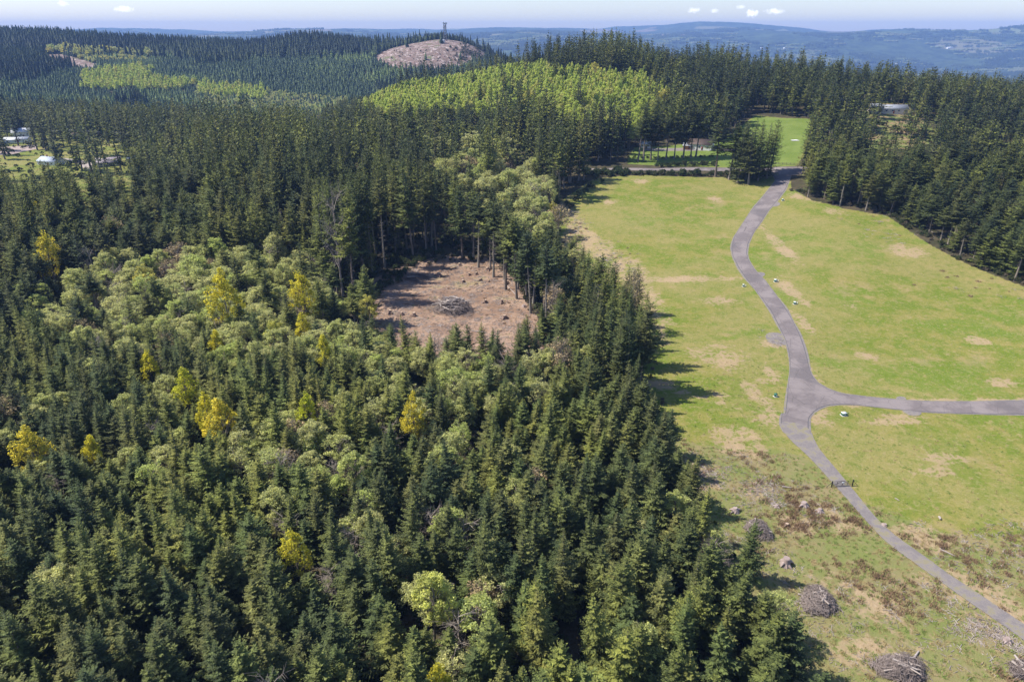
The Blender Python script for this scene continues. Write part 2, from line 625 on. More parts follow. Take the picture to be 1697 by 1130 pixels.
def broadleaf(seed, H=12.0, R=3.2, zc=.62, rz=.42, clumps=46, leaves=52, size=.26, egg=.2, cl=.95, trunks=1, flat=.75):
    r = np.random.RandomState(seed)
    cen = crown_points(r, H, R - cl * .6, H * zc, H * rz - cl * .4, clumps, egg)
    an_ = np.arctan2(cen[:, 1], cen[:, 0])
    lob = 1 + .22 * np.sin(an_ * 2 + r.uniform(0, 6)) + .15 * np.sin(an_ * 3 + r.uniform(0, 6))
    cen[:, :2] *= lob[:, None]
    cen[:, 2] += r.normal(size=len(cen)) * cl * .5
    tot = clumps * leaves
    d = r.normal(size=(tot, 3))
    d /= np.linalg.norm(d, axis=1)[:, None]
    rad = r.uniform(.35, 1, tot) ** .7
    csize = np.repeat(r.uniform(.7, 1.3, clumps) * cl, leaves)
    pos = np.repeat(cen, leaves, 0) + d * (rad * csize)[:, None] * [1, 1, flat]
    a1 = r.normal(size=(tot, 3))
    a1 /= np.linalg.norm(a1, axis=1)[:, None]
    a2 = np.cross(a1, d + r.normal(size=(tot, 3)) * .6)
    a2 /= np.linalg.norm(a2, axis=1)[:, None] + 1e-6
    sz = size * r.uniform(.6, 1.4, tot)[:, None]
    q = np.stack([pos - a1 * sz, pos - a2 * sz * .55, pos + a1 * sz, pos + a2 * sz * .55], 1)
    V = q.reshape(-1, 3)
    F = np.arange(tot * 4).reshape(-1, 4)
    mb = MB()
    for t in range(trunks):
        ang = r.uniform(0, 6.28)
        off = 0 if trunks == 1 else .5
        bx_, by_ = off * math.cos(ang), off * math.sin(ang)
        tx, ty = bx_ * 3, by_ * 3
        top = H * zc
        mb.tube([[bx_, by_, -.5], [bx_ * 1.4, by_ * 1.4, top * .5], [tx, ty, top], [tx * 1.2, ty * 1.2, H * .86]], [.2, .15, .11, .03], 5, cap=False)
    for k in range(0, clumps, 1 if clumps < 60 else 3):
        c_ = cen[k]
        zb = max(H * .22, c_[2] - abs(c_[0]) * 1.0 - abs(c_[1]) * 1.0 - 1.0)
        zb = min(zb, H * .8)
        mid = np.array([c_[0] * .45, c_[1] * .45, (zb + c_[2]) / 2 + .3])
        mb.tube([[0, 0, zb], mid, c_], [.07, .05, .02], 3, cap=False)
        for j in range(3):
            mb.tube([mid + (c_ - mid) * .4, c_ + r.normal(size=3) * cl * .8], [.025, .01], 3, cap=False)
    return V, F, mb


def bare_tree(seed, H=12.0, R=3.0, n=260):
    r = np.random.RandomState(seed)
    mb = MB()
    mb.tube([[0, 0, -.5], [.1, 0, H * .4], [0, .1, H * .95]], [.22, .13, .03], 5, cap=False)
    for k in range(26):
        z = H * r.uniform(.25, .85)
        a = r.uniform(0, 6.28)
        ln = R * r.uniform(.5, 1.0) * (1.15 - .6 * z / H)
        tip = np.array([math.cos(a) * ln, math.sin(a) * ln, z + ln * r.uniform(.5, 1.1)])
        b0 = np.array([0, 0, z])
        mb.tube([b0, (b0 + tip) / 2 + [0, 0, .2], tip], [.07, .045, .015], 3, cap=False)
        for j in range(n // 26):
            f = r.uniform(.3, 1)
            s = b0 + (tip - b0) * f
            mb.tube([s, s + r.normal(size=3) * .7 + [math.cos(a) * .5, math.sin(a) * .5, .5]], [.025, .012], 3, cap=False)
    return mb


def set_tone(me, per, seed, lo=.0, hi=1.0):
    # a lighter or darker tone for every spray of leaves (per = faces in one spray)
    r = np.random.RandomState(seed)
    nv = len(me.vertices)
    t = np.repeat(r.uniform(lo, hi, nv // per + 1), per)[:nv]
    t = .6 * t + .4 * np.repeat(r.uniform(lo, hi, nv // 4 + 1), 4)[:nv]
    at = me.attributes.new('tone', 'FLOAT', 'POINT')
    at.data.foreach_set('value', t.astype(np.float32))


class Kind:
    """a tree shape: crown mesh + trunk mesh for the singled-out trees, one joined mesh for the massed ones"""
    def __init__(s, name, V, F, tmb, leaf, bark, H, R, smooth=False):
        F3 = np.concatenate([F[:, [0, 1, 2]], F[:, [0, 2, 3]]]) if V is not None else None
        s.H, s.R, s.name = H, R, name
        s.crown = mk_mesh(name + '_crown', V, F3, [leaf]) if V is not None else None
        if s.crown:
            set_tone(s.crown, 56, len(V))
        s.trunk = tmb.mesh(name + '_trunk', [bark]) if tmb is not None else None
        j = MB()
        if V is not None:
            j.add(V, F3, 0)
        if tmb is not None:
            j.add(np.concatenate(tmb.v), np.concatenate(tmb.f), 1)
        me = j.mesh(name + '_whole', [leaf, bark])
        set_tone(me, 56, len(V) if V is not None else 1, .15, .85)
        s.whole = bpy.data.objects.new(name, me)


K = {}
CON_NEAR, CON_HIGH, CON_MID, CON_FAR = [], [], [], []
def add_kind(lst, key, *a, **k):
    K[key] = Kind(key, *a, **k)
    lst.append(key)

for i in range(5):
    V, F = conifer(100 + i, 20, 2.8 + .25 * (i % 3), .10, 34 + 2 * i, 7, 10, .24, .84, .18 + .10 * (i % 3), (.62, .82, .7, .95, .6)[i])
    add_kind(CON_NEAR, f'fir_full_{i}', V, F, trunk_mb(20, .22, 0, i), M['olive'] if i == 4 else M['firnear'], M['bark'], 20, 2.9)
for i in range(5):
    st = (.42, .5, .38, .28, .46)[i]
    V, F = conifer(200 + i, 26, 3.7 + .3 * (i % 2), st, 29 + i, 7, 10, .30, .82, .3, (.6, .75, .65, .85, .7)[i])
    add_kind(CON_HIGH, f'fir_high_{i}', V, F, trunk_mb(26, .30, 26, 50 + i), M['fir'], M['bark'], 26, 3.3)
for i in range(4):
    V, F = conifer(300 + i, 22, 3.2, .14 + .08 * (i % 2), 19, 5, 4, .75, .9, .25, (.6, .8, .7, .9)[i])
    add_kind(CON_MID, f'fir_mid_{i}', V, F, trunk_mb(22, .28, 0, 80 + i), M['fir'], M['bark'], 22, 3.0)
for i in range(3):
    V, F = conifer_simple(400 + i, 20, 3.6, .08, 13, 7)
    add_kind(CON_FAR, f'fir_far_{i}', V, F, None, M['firfar'], M['bark'], 20, 3.5)

CON_POLE = []
for i in range(3):
    V, F = conifer(250 + i, 26, 3.0 + .3 * i, .56 + .04 * i, 19, 6, 7, .46, .84, .3, .7)
    add_kind(CON_POLE, f'fir_pole_{i}', V, F, trunk_mb(26, .30, 40, 60 + i), M['fir'], M['alderbark'], 26, 3.2)

CON_YOUNG = []
for i in range(3):
    V, F = conifer_simple(440 + i, 14, 2.8, .03, 10, 6)
    add_kind(CON_YOUNG, f'fir_young_{i}', V, F, None, M['firyoung'], M['bark'], 14, 2.8)

SAGE, LIME, YEL, BARE, SAGE_F, LIME_F, GOLD = [], [], [], [], [], [], []
for i in range(4):
    V, F, t = broadleaf(500 + i, 12, 3.3, .60, .40, 120, (48, 40, 54, 30)[i], .165, .1, .62, 1 + i % 2)
    add_kind(SAGE, f'alder_sage_{i}', V, F, t, M['sage'], M['twig'], 12, 3.3)
for i in range(3):
    V, F, t = broadleaf(520 + i, 14, 3.0, .60, .41, 100, 60, .17, .3, .6, 1)
    add_kind(LIME, f'alder_lime_{i}', V, F, t, M['lime'], M['alderbark'], 14, 3.0)
for i in range(4):
    V, F, t = broadleaf(540 + i, 15, 2.7 + .4 * (i % 2), .56, .46, 90, 46, .17, .6, .6, 1, 1.2)
    add_kind(YEL, f'maple_{i}', V, F, t, M['yellow'], M['alderbark'], 15, 2.7)
for i in range(2):
    V, F, t = broadleaf(560 + i, 13, 3.6, .6, .4, 90, 62, .18, .15, .7, 2)
    add_kind(GOLD, f'maple_gold_{i}', V, F, t, M['gold'], M['alderbark'], 13, 3.6)
for i in range(2):
    add_kind(SAGE_F, f'alder_far_{i}', *broadleaf(600 + i, 12, 3.4, .6, .42, 44, 24, .40, .2, .8)[:2], None, M['sage'], M['twig'], 12, 3.4)
    add_kind(LIME_F, f'lime_far_{i}', *broadleaf(620 + i, 14, 2.5, .60, .44, 50, 24, .36, .55, .7)[:2], None, M['lime'], M['twig'], 14, 3.0)
add_kind(GOLD, 'maple_gold_far', *broadleaf(640, 13, 3.8, .6, .4, 30, 30, .5, .1, 1.2)[:2], None, M['gold'], M['twig'], 13, 3.6)
for i in range(2):
    add_kind(BARE, f'bare_{i}', None, None, bare_tree(700 + i), M['twig'], M['twig'], 12, 3.0)
V, F, t = broadleaf(720, 12, 3.2, .6, .42, 40, 26, .22, .1, 1.0, 2)
add_kind(BARE, 'bronze_0', V, F, t, M['bronze'], M['twig'], 12, 3.2)

# ------------------------------------------------------------------ where each kind grows (outlines seen against the photograph, tested on the crown)
P_SAGE = [
    ([(10, 480), (90, 470), (180, 428), (350, 412), (500, 415), (530, 470), (585, 520), (630, 560), (600, 600), (470, 590), (400, 620), (330, 580), (200, 590), (120, 560), (40, 540)], .80),
    ([(700, 240), (790, 228), (865, 238), (920, 330), (900, 400), (830, 380), (760, 330), (700, 285)], .72),
    ([(380, 720), (470, 710), (570, 730), (600, 800), (560, 830), (470, 800), (390, 770)], .85),
    ([(580, 560), (700, 590), (850, 600), (950, 560), (960, 640), (880, 700), (780, 720), (690, 690), (590, 660)], .42),
    ([(560, 820), (650, 850), (740, 920), (830, 960), (790, 1060), (700, 1060), (620, 960), (540, 900)], .40),
    ([(0, 560), (350, 620), (600, 700), (600, 800), (0, 800)], .12),
    ([(560, 660), (900, 640), (880, 900), (600, 900)], .20),
    ([(0, 800), (1300, 800), (1400, 1300), (-100, 1300)], .05),
    ([(860, 330), (960, 380), (1040, 470), (1040, 600), (930, 620), (880, 470)], .16),
    ([(230, 350), (500, 330), (520, 420), (240, 425)], .05),
    ([(320, 138), (430, 148), (560, 160), (640, 170), (640, 205), (480, 200), (330, 175)], .65),
]
P_LIME = [
    ([(575, 170), (640, 142), (740, 118), (830, 102), (960, 112), (1060, 118), (1110, 150), (1085, 190), (1058, 225), (1010, 205), (900, 196), (760, 178), (640, 188)], .93),
    ([(130, 128), (200, 112), (250, 113), (250, 130), (330, 138), (300, 150), (150, 150)], .72),
    ([(330, 138), (440, 150), (440, 165), (340, 160)], .6),
]
P_BROWNISH = [([(60, 75), (130, 78), (250, 85), (245, 100), (150, 100), (90, 88)], .6), ([(300, 60), (340, 64), (300, 80)], 0)]

YELLOW = [  # crown centre pixel, crown height px, kind, text
    (72, 375, 52, 'Y', 'small golden yellow maple among dark firs, highest up on the left side'),
    (88, 450, 78, 'Y', 'tall narrow yellow-green maple with open branches below a smaller golden one'),
    (240, 466, 50, 'G', 'dull yellow maple on the upper rim of the pale alder grove'),
    (378, 525, 92, 'Y', 'tall golden yellow cottonwood in the middle of the pale alder grove'),
    (358, 568, 44, 'Y', 'small yellow maple at the foot of the tall golden cottonwood'),
    (510, 512, 80, 'Y', 'tall yellow-green maple beside the bare clearing'),
    (500, 542, 50, 'Y', 'golden maple just below the tall yellow-green one beside the clearing'),
    (450, 550, 42, 'G', 'dull yellow maple half hidden in alders between two bright ones'),
    (536, 578, 50, 'Y', 'bright yellow maple in the alders just below the tall pair'),
    (246, 610, 62, 'Y', 'yellow-green maple leaning over firs, up beside the broad golden one'),
    (304, 645, 70, 'Y', 'broad golden yellow maple standing alone among dark firs'),
    (342, 676, 54, 'Y', 'slim yellow maple touching the broadest golden crown'),
    (367, 700, 80, 'Y', 'broadest golden yellow maple, the lower of a touching pair'),
    (505, 675, 56, 'Y', 'small yellow-green maple alone above the round alder crowns'),
    (685, 692, 78, 'Y', 'slender yellow maple alone in the dark firs below the clearing'),
    (52, 740, 72, 'Y', 'wide golden yellow maple at the left edge of the wood'),
    (149, 738, 42, 'Y', 'tiny yellow maple poking out beside the wide golden one'),
    (488, 903, 60, 'Y', 'bright lime yellow maple alone in the dark firs low down'),
    (730, 1112, 56, 'Y', 'yellow-green maple cut by the bottom edge of the picture'),
    (716, 990, 110, 'L', 'tall pale lime-green tree standing in a dark gap low in the wood'),
    (985, 122, 26, 'G', 'golden maple on top of the lime-green hill'),
    (875, 163, 24, 'G', 'golden round maple near the foot of the lime-green hill'),
    (630, 156, 22, 'Y', 'yellow maple at the tip of the lime-green hill'),
    (1100, 165, 28, 'G', 'golden maple where the lime-green hill meets the firs'),
    (610, 505, 36, 'G', 'small golden maple on the near rim of the bare clearing'),
    (655, 152, 20, 'Y', 'second yellow maple near the tip of the lime-green hill'),
    (918, 352, 34, 'G', 'yellowish maple in the firs beside the meadow strip'),
]


def crown_type(u, v, Y, rnd):
    """0 conifer, 1 sage, 2 lime, 3 bare, 4 brownish"""
    t = np.zeros(len(u), int)
    for poly, p in P_SAGE:
        ymin, ymax = (0, 480) if poly[0][1] > 205 else (700, 1300)
        m = inpoly(u, v, poly) & (Y < ymax) & (Y > ymin) & (rnd < p)
        t[m] = 1
    for i, (poly, p) in enumerate(P_LIME):
        ymin, ymax = (430, 780) if i == 0 else (850, 1300)
        ju, jv = (vnoise(u / 9, v / 5, 3) - .5) * 26, (vnoise(u / 9, v / 5, 4) - .5) * 13
        m = inpoly(u + ju, v + jv, poly) & (Y < ymax) & (Y > ymin) & (rnd < p)
        t[m] = 2
    for poly, p in P_BROWNISH:
        m = inpoly(u, v, poly) & (Y > 1100) & (rnd < p)
        t[m] = 4
    return t


def tree_height(x, Y, t):
    h = np.interp(Y, [60, 120, 200, 260, 330, 500, 700, 900, 1200, 1500, 1700, 2100], [13.5, 13.5, 17, 24, 29, 31, 31, 26, 20, 24, 34, 34])
    old = (Y > 250) & (Y < 560) & (x / Y < .06) & (x / Y > -.45)
    h = np.where(old, h * 1.17, h)
    right = (x > 120) & (Y > 200)
    h = np.where(right & (Y < 650), np.interp(Y, [200, 300, 450, 600], [22, 23, 24, 27]), h)
    valley = (Y > 850) & (Y < 1450)
    st = fbm(x / 170, Y / 170, 5, 3)
    h = np.where(valley, np.where(st > .60, 24, np.where(st > .44, 12, 9.5)), h)
    h = np.where((Y > 560) & (Y < 850) & (x / Y < -.17) & (x / Y > -.42), 23 + 8 * (st - .5), h)
    h = np.where((Y > 1500) & (Y < 1700) & (x / Y > -.19), 13, h)
    h = np.where(t == 1, np.minimum(h * .68, 17), h)
    h = np.where(t == 2, 14, h)
    h = np.where(t == 4, h * .7, h)
    return h


pts = []
def band(y0, y1, sp, amax=.98):
    ny = int((y1 - y0) / sp)
    for j in range(ny):
        y = y0 + j * sp
        w = amax * y + 18
        n = int(2 * w / sp)
        xs = -w + (np.arange(n) + (.5 if j % 2 else 0)) * sp
        q = np.column_stack([xs + RS.uniform(-.6, .6, n) * sp, np.full(n, y) + RS.uniform(-.6, .6, n) * sp, np.full(n, sp)])
        pts.append(q)
band(42, 200, 4.15)
band(200, 270, 5.6, .88)
band(270, 420, 6.6, .86)
band(420, 850, 7.6, .82)
LIME0 = sum(len(q) for q in pts)
band(430, 800, 4.25, .35)
LIME1 = sum(len(q) for q in pts)
band(850, 1450, 5.7, .76)
band(1450, 2150, 8.6, .76)
pts = np.concatenate(pts)
X, Y, SPC = pts.T
GZ = hgt(X, Y)
rnd = RS.rand(len(X))
h0 = tree_height(X, Y, np.zeros(len(X), int))
uc, vc, dep = project(X, Y, GZ + h0 * .72)
# the alders are lower than the firs: test them at their own crown height
ua, va, _ = project(X, Y, GZ + np.minimum(h0 * .68, 17) * .7)
typ = crown_type(ua, va, Y, rnd)
hh = tree_height(X, Y, typ) * np.where(typ == 0, RS.uniform(.66, 1.2, len(X)), RS.uniform(.78, 1.18, len(X)))
hh = np.where((Y > 430) & (Y < 640) & (X / Y > -.30) & (X / Y < -.02) & (typ == 0), np.minimum(hh, 20), hh)
_pb = project(X, Y, GZ)
hh = np.where((typ == 0) & inpoly(_pb[0], _pb[1], [(500, 440), (620, 400), (790, 385), (790, 425), (690, 432), (605, 500), (560, 520)]), np.maximum(hh, 38), hh)
hh = np.where(inpoly(_pb[0], _pb[1], [(880, 335), (1070, 335), (1070, 495), (900, 495)]) & (Y < 420), np.minimum(hh, 17.5), hh)
hh = np.where((typ == 0) & inpoly(_pb[0], _pb[1], [(960, 510), (1075, 510), (1075, 670), (980, 670)]), np.maximum(hh, 20 + 5 * RS.rand(len(hh))), hh)
patch = fbm(X / 40, Y / 40, 31, 2)
hh = np.where((typ == 0) & (Y < 250), hh * (.82 + .38 * patch), hh)
hh = np.where((typ == 0) & (Y >= 250) & (Y < 800), hh * (.74 + .50 * patch), hh)
ub, vb, _ = project(X, Y, GZ)

keep = np.ones(len(X), bool)
ii_ = np.arange(len(X))
extra_lime = (ii_ >= LIME0) & (ii_ < LIME1)
keep &= ~(extra_lime & (typ != 2)) & ~(~extra_lime & (typ == 2) & (Y < 800) & (ii_ < LIME0))
keep &= ~(inpoly(X, Y, field_w) & (Y < 440))
_jx, _jy = (fbm(X / 6, Y / 6, 81, 2) - .5) * 7, (fbm(X / 6, Y / 6, 82, 2) - .5) * 7
keep &= ~inpoly(X + _jx, Y + _jy, clear_w)
keep &= ~(inpoly(X, Y, lawn_w))
insl = inpoly(X, Y, slope_w)
keep &= ~(insl & (rnd > .22))
inv = inpoly(X, Y, vill_w)
keep &= ~(inv & (rnd > .16))
keep &= ~inpoly(X, Y, cut_w) | (rnd > .997)
keep &= ~inpoly(X, Y, cut2_w)
keep &= ~((Y > 1700) & (X / Y > -.185) & (X / Y < .2) & (rnd < .3))
keep &= ~((Y > 1250) & (X / Y > .02))
keep &= ~((Y > 780) & (X / Y > .10) & (Y > 1000))
# small dark gaps inside the wood
gap = (fbm(X / 11, Y / 11, 77, 2) > .80) & (Y < 300)
thin = (RS.rand(len(X)) < .08 + .22 * (fbm(X / 22, Y / 22, 91, 2) > .56)) & (Y > 200) & (Y < 850)
keep &= ~thin
keep &= ~gap
# openings that the photograph shows between the crowns: no crown may stand before them
ux, vx_, _ = project(X, Y, GZ + hh * .8)
for op, pr, y0 in (([(1430, 172), (1500, 168), (1520, 195), (1560, 236), (1500, 240), (1445, 212)], .84, 300), ([(1395, 160), (1440, 164), (1440, 185), (1395, 185)], .8, 300),
                   ([(-20, 200), (68, 200), (74, 266), (-20, 272)], .995, 250), ([(66, 236), (122, 240), (150, 284), (60, 284)], .93, 250), ([(148, 244), (228, 248), (222, 292), (160, 290)], .95, 250),
                   ([(1050, 236), (1190, 222), (1190, 262), (1050, 262)], .95, 300), ([(1225, 200), (1345, 190), (1325, 280), (1200, 280)], .97, 300), ([(605, 462), (700, 440), (870, 440), (900, 540), (640, 545)], .97, 150)):
    keep &= ~(inpoly(ux, vx_, op) & (Y > y0) & (Y < 640) & (RS.rand(len(X)) < pr))
keep &= ~(inpoly(ux, vx_, [(715, 245), (800, 232), (865, 240), (915, 320), (890, 385), (830, 375), (760, 330), (710, 285)]) & (typ == 0) & (RS.rand(len(X)) < .72))
# clear the road approach between lawn and field
keep &= ~inpoly(ub, vb, [(860, 276), (1325, 262), (1325, 296), (860, 294)]) | (Y > 520)
# a thinner, bare-stemmed fringe along the field
typ = np.where((typ == 1) & (RS.rand(len(X)) < .13), 3, typ)
typ = np.where((typ == 0) & (Y < 320) & (X < 60) & (RS.rand(len(X)) < .012), 3, typ)
vis = (uc > -260) & (uc < W0 + 160) & (vc < H0 + 330)
keep &= vis
# yellow maples get room
YP = []
for (u, v, ph, kd, lab) in YELLOW:
    # crown centre -> foot: walk the ray to the distance where the ground lies about 9 m below
    a, s = (float(q) for q in ray(u, v))
    hgts = 9.0 if v > 300 else 10.0
    lim = 800 if v < 200 else 480
    ys = _rs[(_rs < lim)]
    dz = CAMZ + s * ys - hgt(a * ys, ys) - hgts
    i = int(np.argmax(dz < 0)) if (dz < 0).any() else len(ys) - 1
    yy = ys[i] if i == 0 else np.interp(0, [dz[i], dz[i - 1]], [ys[i], ys[i - 1]])
    xx = a * yy
    zz = float(hgt(xx, yy)[0])
    d = yy * CP - (zz + 9 - CAMZ) * SP
    ch = ph * d / F0 / .82             # crown height in metres
    Ht = min(max(ch / .86, 6), 24)
    Ht = max(Ht, (hgts + ch * .42))
    YP.append((xx, yy, zz, Ht, ch, kd, lab))
    keep &= ~(((X - xx) ** 2 + (Y - yy) ** 2) < (3.0 if v > 300 else 4.5) ** 2)
    # nothing tall right in front of the maple
    fr = (Y < yy) & (Y > yy - 26) & (np.abs(X - xx * Y / yy) < 3.4)
    hh = np.where(fr & (typ == 0), np.minimum(hh, 8.5 + (yy - Y) * .22), hh)

# ---- firs placed one by one: foot pixel, top row, kind, text
SINGLE = [
    (1186, 293, 186, 'H', 'tall lone fir with long bare trunk, first of the clump at the lane end'),
    (1208, 298, 203, 'H', 'thin fir beside the tall lone one at the far meadow edge'),
    (1222, 303, 205, 'F', 'dense fir in front of the clump left of the lane end'),
    (1235, 300, 200, 'H', 'fir in the middle of the clump left of the lane end'),
    (1250, 296, 197, 'F', 'full fir behind the middle of the clump by the lane end'),
    (1264, 292, 203, 'F', 'fir with ragged branches second from the lane end'),
    (1276, 288, 199, 'H', 'ragged fir closest to the lane end, branches reaching over the lane'),
    (1215, 296, 198, 'F', 'dark fir filling the left half of the clump by the lane end'),
    (1229, 294, 202, 'H', 'fir at the back left of the clump by the lane end'),
    (1243, 291, 194, 'F', 'highest fir at the back of the clump by the lane end'),
    (1256, 300, 206, 'F', 'low-branched fir in front of the clump by the lane end'),
    (1240, 306, 214, 'H', 'shortest fir at the very front of the clump by the lane end'),
    (1270, 296, 208, 'F', 'broad dark fir under the ragged one at the lane end'),
    (1057, 268, 168, 'H', 'first fir of the bare-trunked row before the lawn'),
    (1066, 266, 160, 'H', 'second fir of the bare-trunked row before the lawn'),
    (1078, 265, 172, 'H', 'third fir of the bare-trunked row before the lawn'),
    (1090, 266, 182, 'H', 'fourth fir of the bare-trunked row before the lawn'),
    (1103, 265, 176, 'H', 'fifth fir of the bare-trunked row before the lawn'),
    (1117, 264, 180, 'H', 'sixth fir of the bare-trunked row before the lawn'),
    (1132, 262, 162, 'H', 'seventh fir of the bare-trunked row before the lawn'),
    (1145, 262, 172, 'H', 'eighth fir of the bare-trunked row before the lawn'),
    (1153, 260, 160, 'H', 'last fir of the bare-trunked row, beside the white house'),
    (1425, 214, 160, 'H', 'leaning thin fir on the brown slope below the gazebo'),
    (1443, 217, 178, 'H', 'bushy fir with bare trunk before the long white house'),
    (1493, 215, 178, 'H', 'fir with bare trunk on the slope right of the long white house'),
    (1502, 218, 174, 'H', 'slim fir on the slope beside the brown scar'),
    (1507, 222, 182, 'H', 'lower slim fir on the slope beside the brown scar'),
    (677, 612, 519, 'F', 'dark pointed fir before the near rim of the bare clearing'),
    (655, 612, 535, 'F', 'shorter fir beside the dark pointed one before the clearing'),
    (718, 625, 548, 'F', 'fir before the clearing, below the slash pile'),
    (780, 628, 540, 'H', 'pointed fir before the clearing with soil showing behind'),
    (825, 622, 545, 'H', 'fir with thin trunk before the near rim of the clearing'),
    (868, 600, 522, 'H', 'fir with dark crown at the clearing corner'),
    (610, 560, 508, 'F', 'small dark fir by the golden maple on the clearing rim'),
    (592, 520, 468, 'F', 'short blue-green fir on the shaded corner of the clearing'),
    (782, 62, 43, 'F', 'lone pointed fir on the skyline beside the tower'),
    (1052, 522, 437, 'F', 'pointed fir at the meadow edge above the others'),
    (1038, 520, 440, 'F', 'smaller fir beside the pointed one at the meadow edge'),
    (1058, 646, 498, 'H', 'tall bare-trunked fir at the corner of the wood, shadow on the grass'),
    (1038, 648, 512, 'H', 'bare-trunked fir second from the corner of the wood'),
    (1022, 650, 520, 'H', 'bare-trunked fir third from the corner of the wood'),
    (1232, 962, 858, 'F', 'fir at the wood edge casting a long shadow by the split stump'),
]
_n = 'first,second,third,fourth,fifth,sixth,seventh,eighth,ninth,tenth,eleventh,twelfth,thirteenth,last'.split(',')
for q_, (u, v, vt) in enumerate(((766, 430, 305), (785, 432, 312), (793, 443, 318), (813, 446, 335), (818, 459, 322), (836, 463, 348), (838, 480, 338), (858, 478, 362), (856, 495, 350),
                                 (873, 497, 374), (884, 503, 372), (880, 519, 380), (902, 517, 402), (905, 540, 396))):
    SINGLE.append((u, v, vt, 'P' if q_ % 3 else 'H', f'bare-trunked fir, {_n[q_]} from the back along the right of the clearing'))
SP_ = []
for (u, v, vt, kd, lab) in SINGLE:
    g = ground(u, v)
    _, s = ray(u, vt)
    ht = CAMZ + float(s) * g[1] - g[2]
    # the foot stays where it is; raise the top to the wanted row
    SP_.append((g[0], g[1], g[2], float(np.clip(ht, 8, 42)), kd, lab))
    keep &= ~(((X - g[0]) ** 2 + (Y - g[1]) ** 2) < 3.2 ** 2)
# keep the lane-end clump and the first row of the lawn clear of strays in front
X, Y, GZ, SPC, typ, hh, rnd = (q[keep] for q in (X, Y, GZ, SPC, typ, hh, rnd))
uc, vc, dep = project(X, Y, GZ + hh * .65)
ut, vt_, dt_ = project(X, Y, GZ + hh)
ub, vb, _ = project(X, Y, GZ)
n = len(X)
print('trees', n, [int((typ == k).sum()) for k in range(5)])

# kind of each tree
kind = np.empty(n, object)
for i in range(n):
    t, y = typ[i], Y[i]
    r = RS.rand()
    if t == 0:
        edge = RS.rand()
        if y < 190:
            kind[i] = CON_NEAR[int(r * 4.35)]
        elif y < 360:
            kind[i] = CON_POLE[int(r * 3)] if edge < .14 else (CON_HIGH[int(r * 5)] if edge < .66 else CON_NEAR[int(r * 4)])
        elif y < 800:
            kind[i] = CON_MID[int(r * 4)]
        else:
            kind[i] = (CON_YOUNG if (850 < y < 1480 and hh[i] < 19) else CON_FAR)[int(r * 3)]
    elif t == 1:
        kind[i] = SAGE[int(r * 4)] if y < 420 else SAGE_F[int(r * 2)]
    elif t == 2:
        kind[i] = (LIME[int(r * 3)] if y < 560 else LIME_F[int(r * 2)]) if RS.rand() > .006 else GOLD[2]
    elif t == 3:
        kind[i] = BARE[int(r * 3)]
    else:
        kind[i] = SAGE_F[int(r * 2)] if r < .7 else GOLD[2]
sz = np.array([hh[i] / K[kind[i]].H for i in range(n)])
wd = np.empty(n)
for i in range(n):
    k_ = K[kind[i]]
    want = SPC[i] * (.68 if typ[i] == 0 else .82) * RS.uniform(.82, 1.22)
    if typ[i] == 2:
        want = SPC[i] * .66
    wd[i] = np.clip(want / k_.R, .6 * sz[i], 1.75 * sz[i])
rz = RS.uniform(0, 6.283, n)

# ---- which ones are objects of their own: the 300 that show largest of each kind
inframe = (uc > -10) & (uc < W0 + 10) & (vc < H0 + 25) & (vt_ > -5)
appar = hh / dep
con = (typ == 0)
dec = ~con
single = np.zeros(n, bool)
for m, lim in ((con, 300 - len(SP_)), (dec, 300)):
    idx = np.where(m & inframe)[0]
    idx = idx[np.argsort(-appar[idx])][:lim]
    single[idx] = True

MARKS = [(u, v, t) for u, v, t in (
    (72, 375, 'the small golden maple highest up on the left'), (88, 450, 'the tall open yellow-green maple'), (378, 525, 'the tall golden cottonwood'),
    (510, 512, 'the tall yellow-green maple by the clearing'), (536, 578, 'the bright yellow maple below the clearing pair'), (246, 610, 'the leaning yellow-green maple'),
    (304, 645, 'the broad lone golden maple'), (367, 700, 'the broadest golden maple'), (505, 675, 'the small yellow maple above round alders'),
    (685, 692, 'the slender yellow maple'), (52, 740, 'the wide golden maple'), (149, 738, 'the tiny yellow maple'), (488, 903, 'the lime yellow maple low down'),
    (730, 1112, 'the maple cut by the bottom edge'), (716, 990, 'the pale lime tree in the dark gap'), (750, 503, 'the round slash pile in the clearing'),
    (1257, 870, 'the upper meadow slash pile'), (1353, 992, 'the middle meadow slash pile'), (1300, 932, 'the splayed grey stump'),
    (1150, 775, 'the reddish stump at the wood edge'), (1060, 645, 'the bare-trunked corner firs'), (430, 755, 'the cluster of round alder crowns'))]
ORD = 'closest,second,third,fourth,fifth,sixth,seventh,eighth,ninth,tenth,eleventh,twelfth'.split(',')
DIRS = ['to the right of', 'right of and below', 'straight below', 'left of and below', 'to the left of', 'left of and above', 'straight above', 'right of and above']


def ordinal(k):
    if k < len(ORD):
        return ORD[k]
    k += 1
    if 10 < k % 100 < 14:
        return f'{k}th'
    return f"{k}{ {1: 'st', 2: 'nd', 3: 'rd'}.get(k % 10, 'th')}"


def rank_labels(mask, noun):
    idx = np.where(mask & inframe)[0]
    mk = np.array([(a, b) for a, b, _ in MARKS], float)
    du = uc[idx, None] - mk[None, :, 0]
    dv = vc[idx, None] - mk[None, :, 1]
    dd = np.hypot(du, dv)
    near = dd.argmin(1)
    sec = (np.round(np.degrees(np.arctan2(dv, du)) / 45).astype(int)) % 8
    out = {}
    for j, i in enumerate(idx):
        if not single[i]:
            continue
        L = near[j]
        s = sec[j, L]
        rank = int(((sec[:, L] == s) & (dd[:, L] < dd[j, L])).sum())
        out[i] = f'{noun(i)}, {ordinal(rank)} {DIRS[s]} {MARKS[L][2]}'
    return out


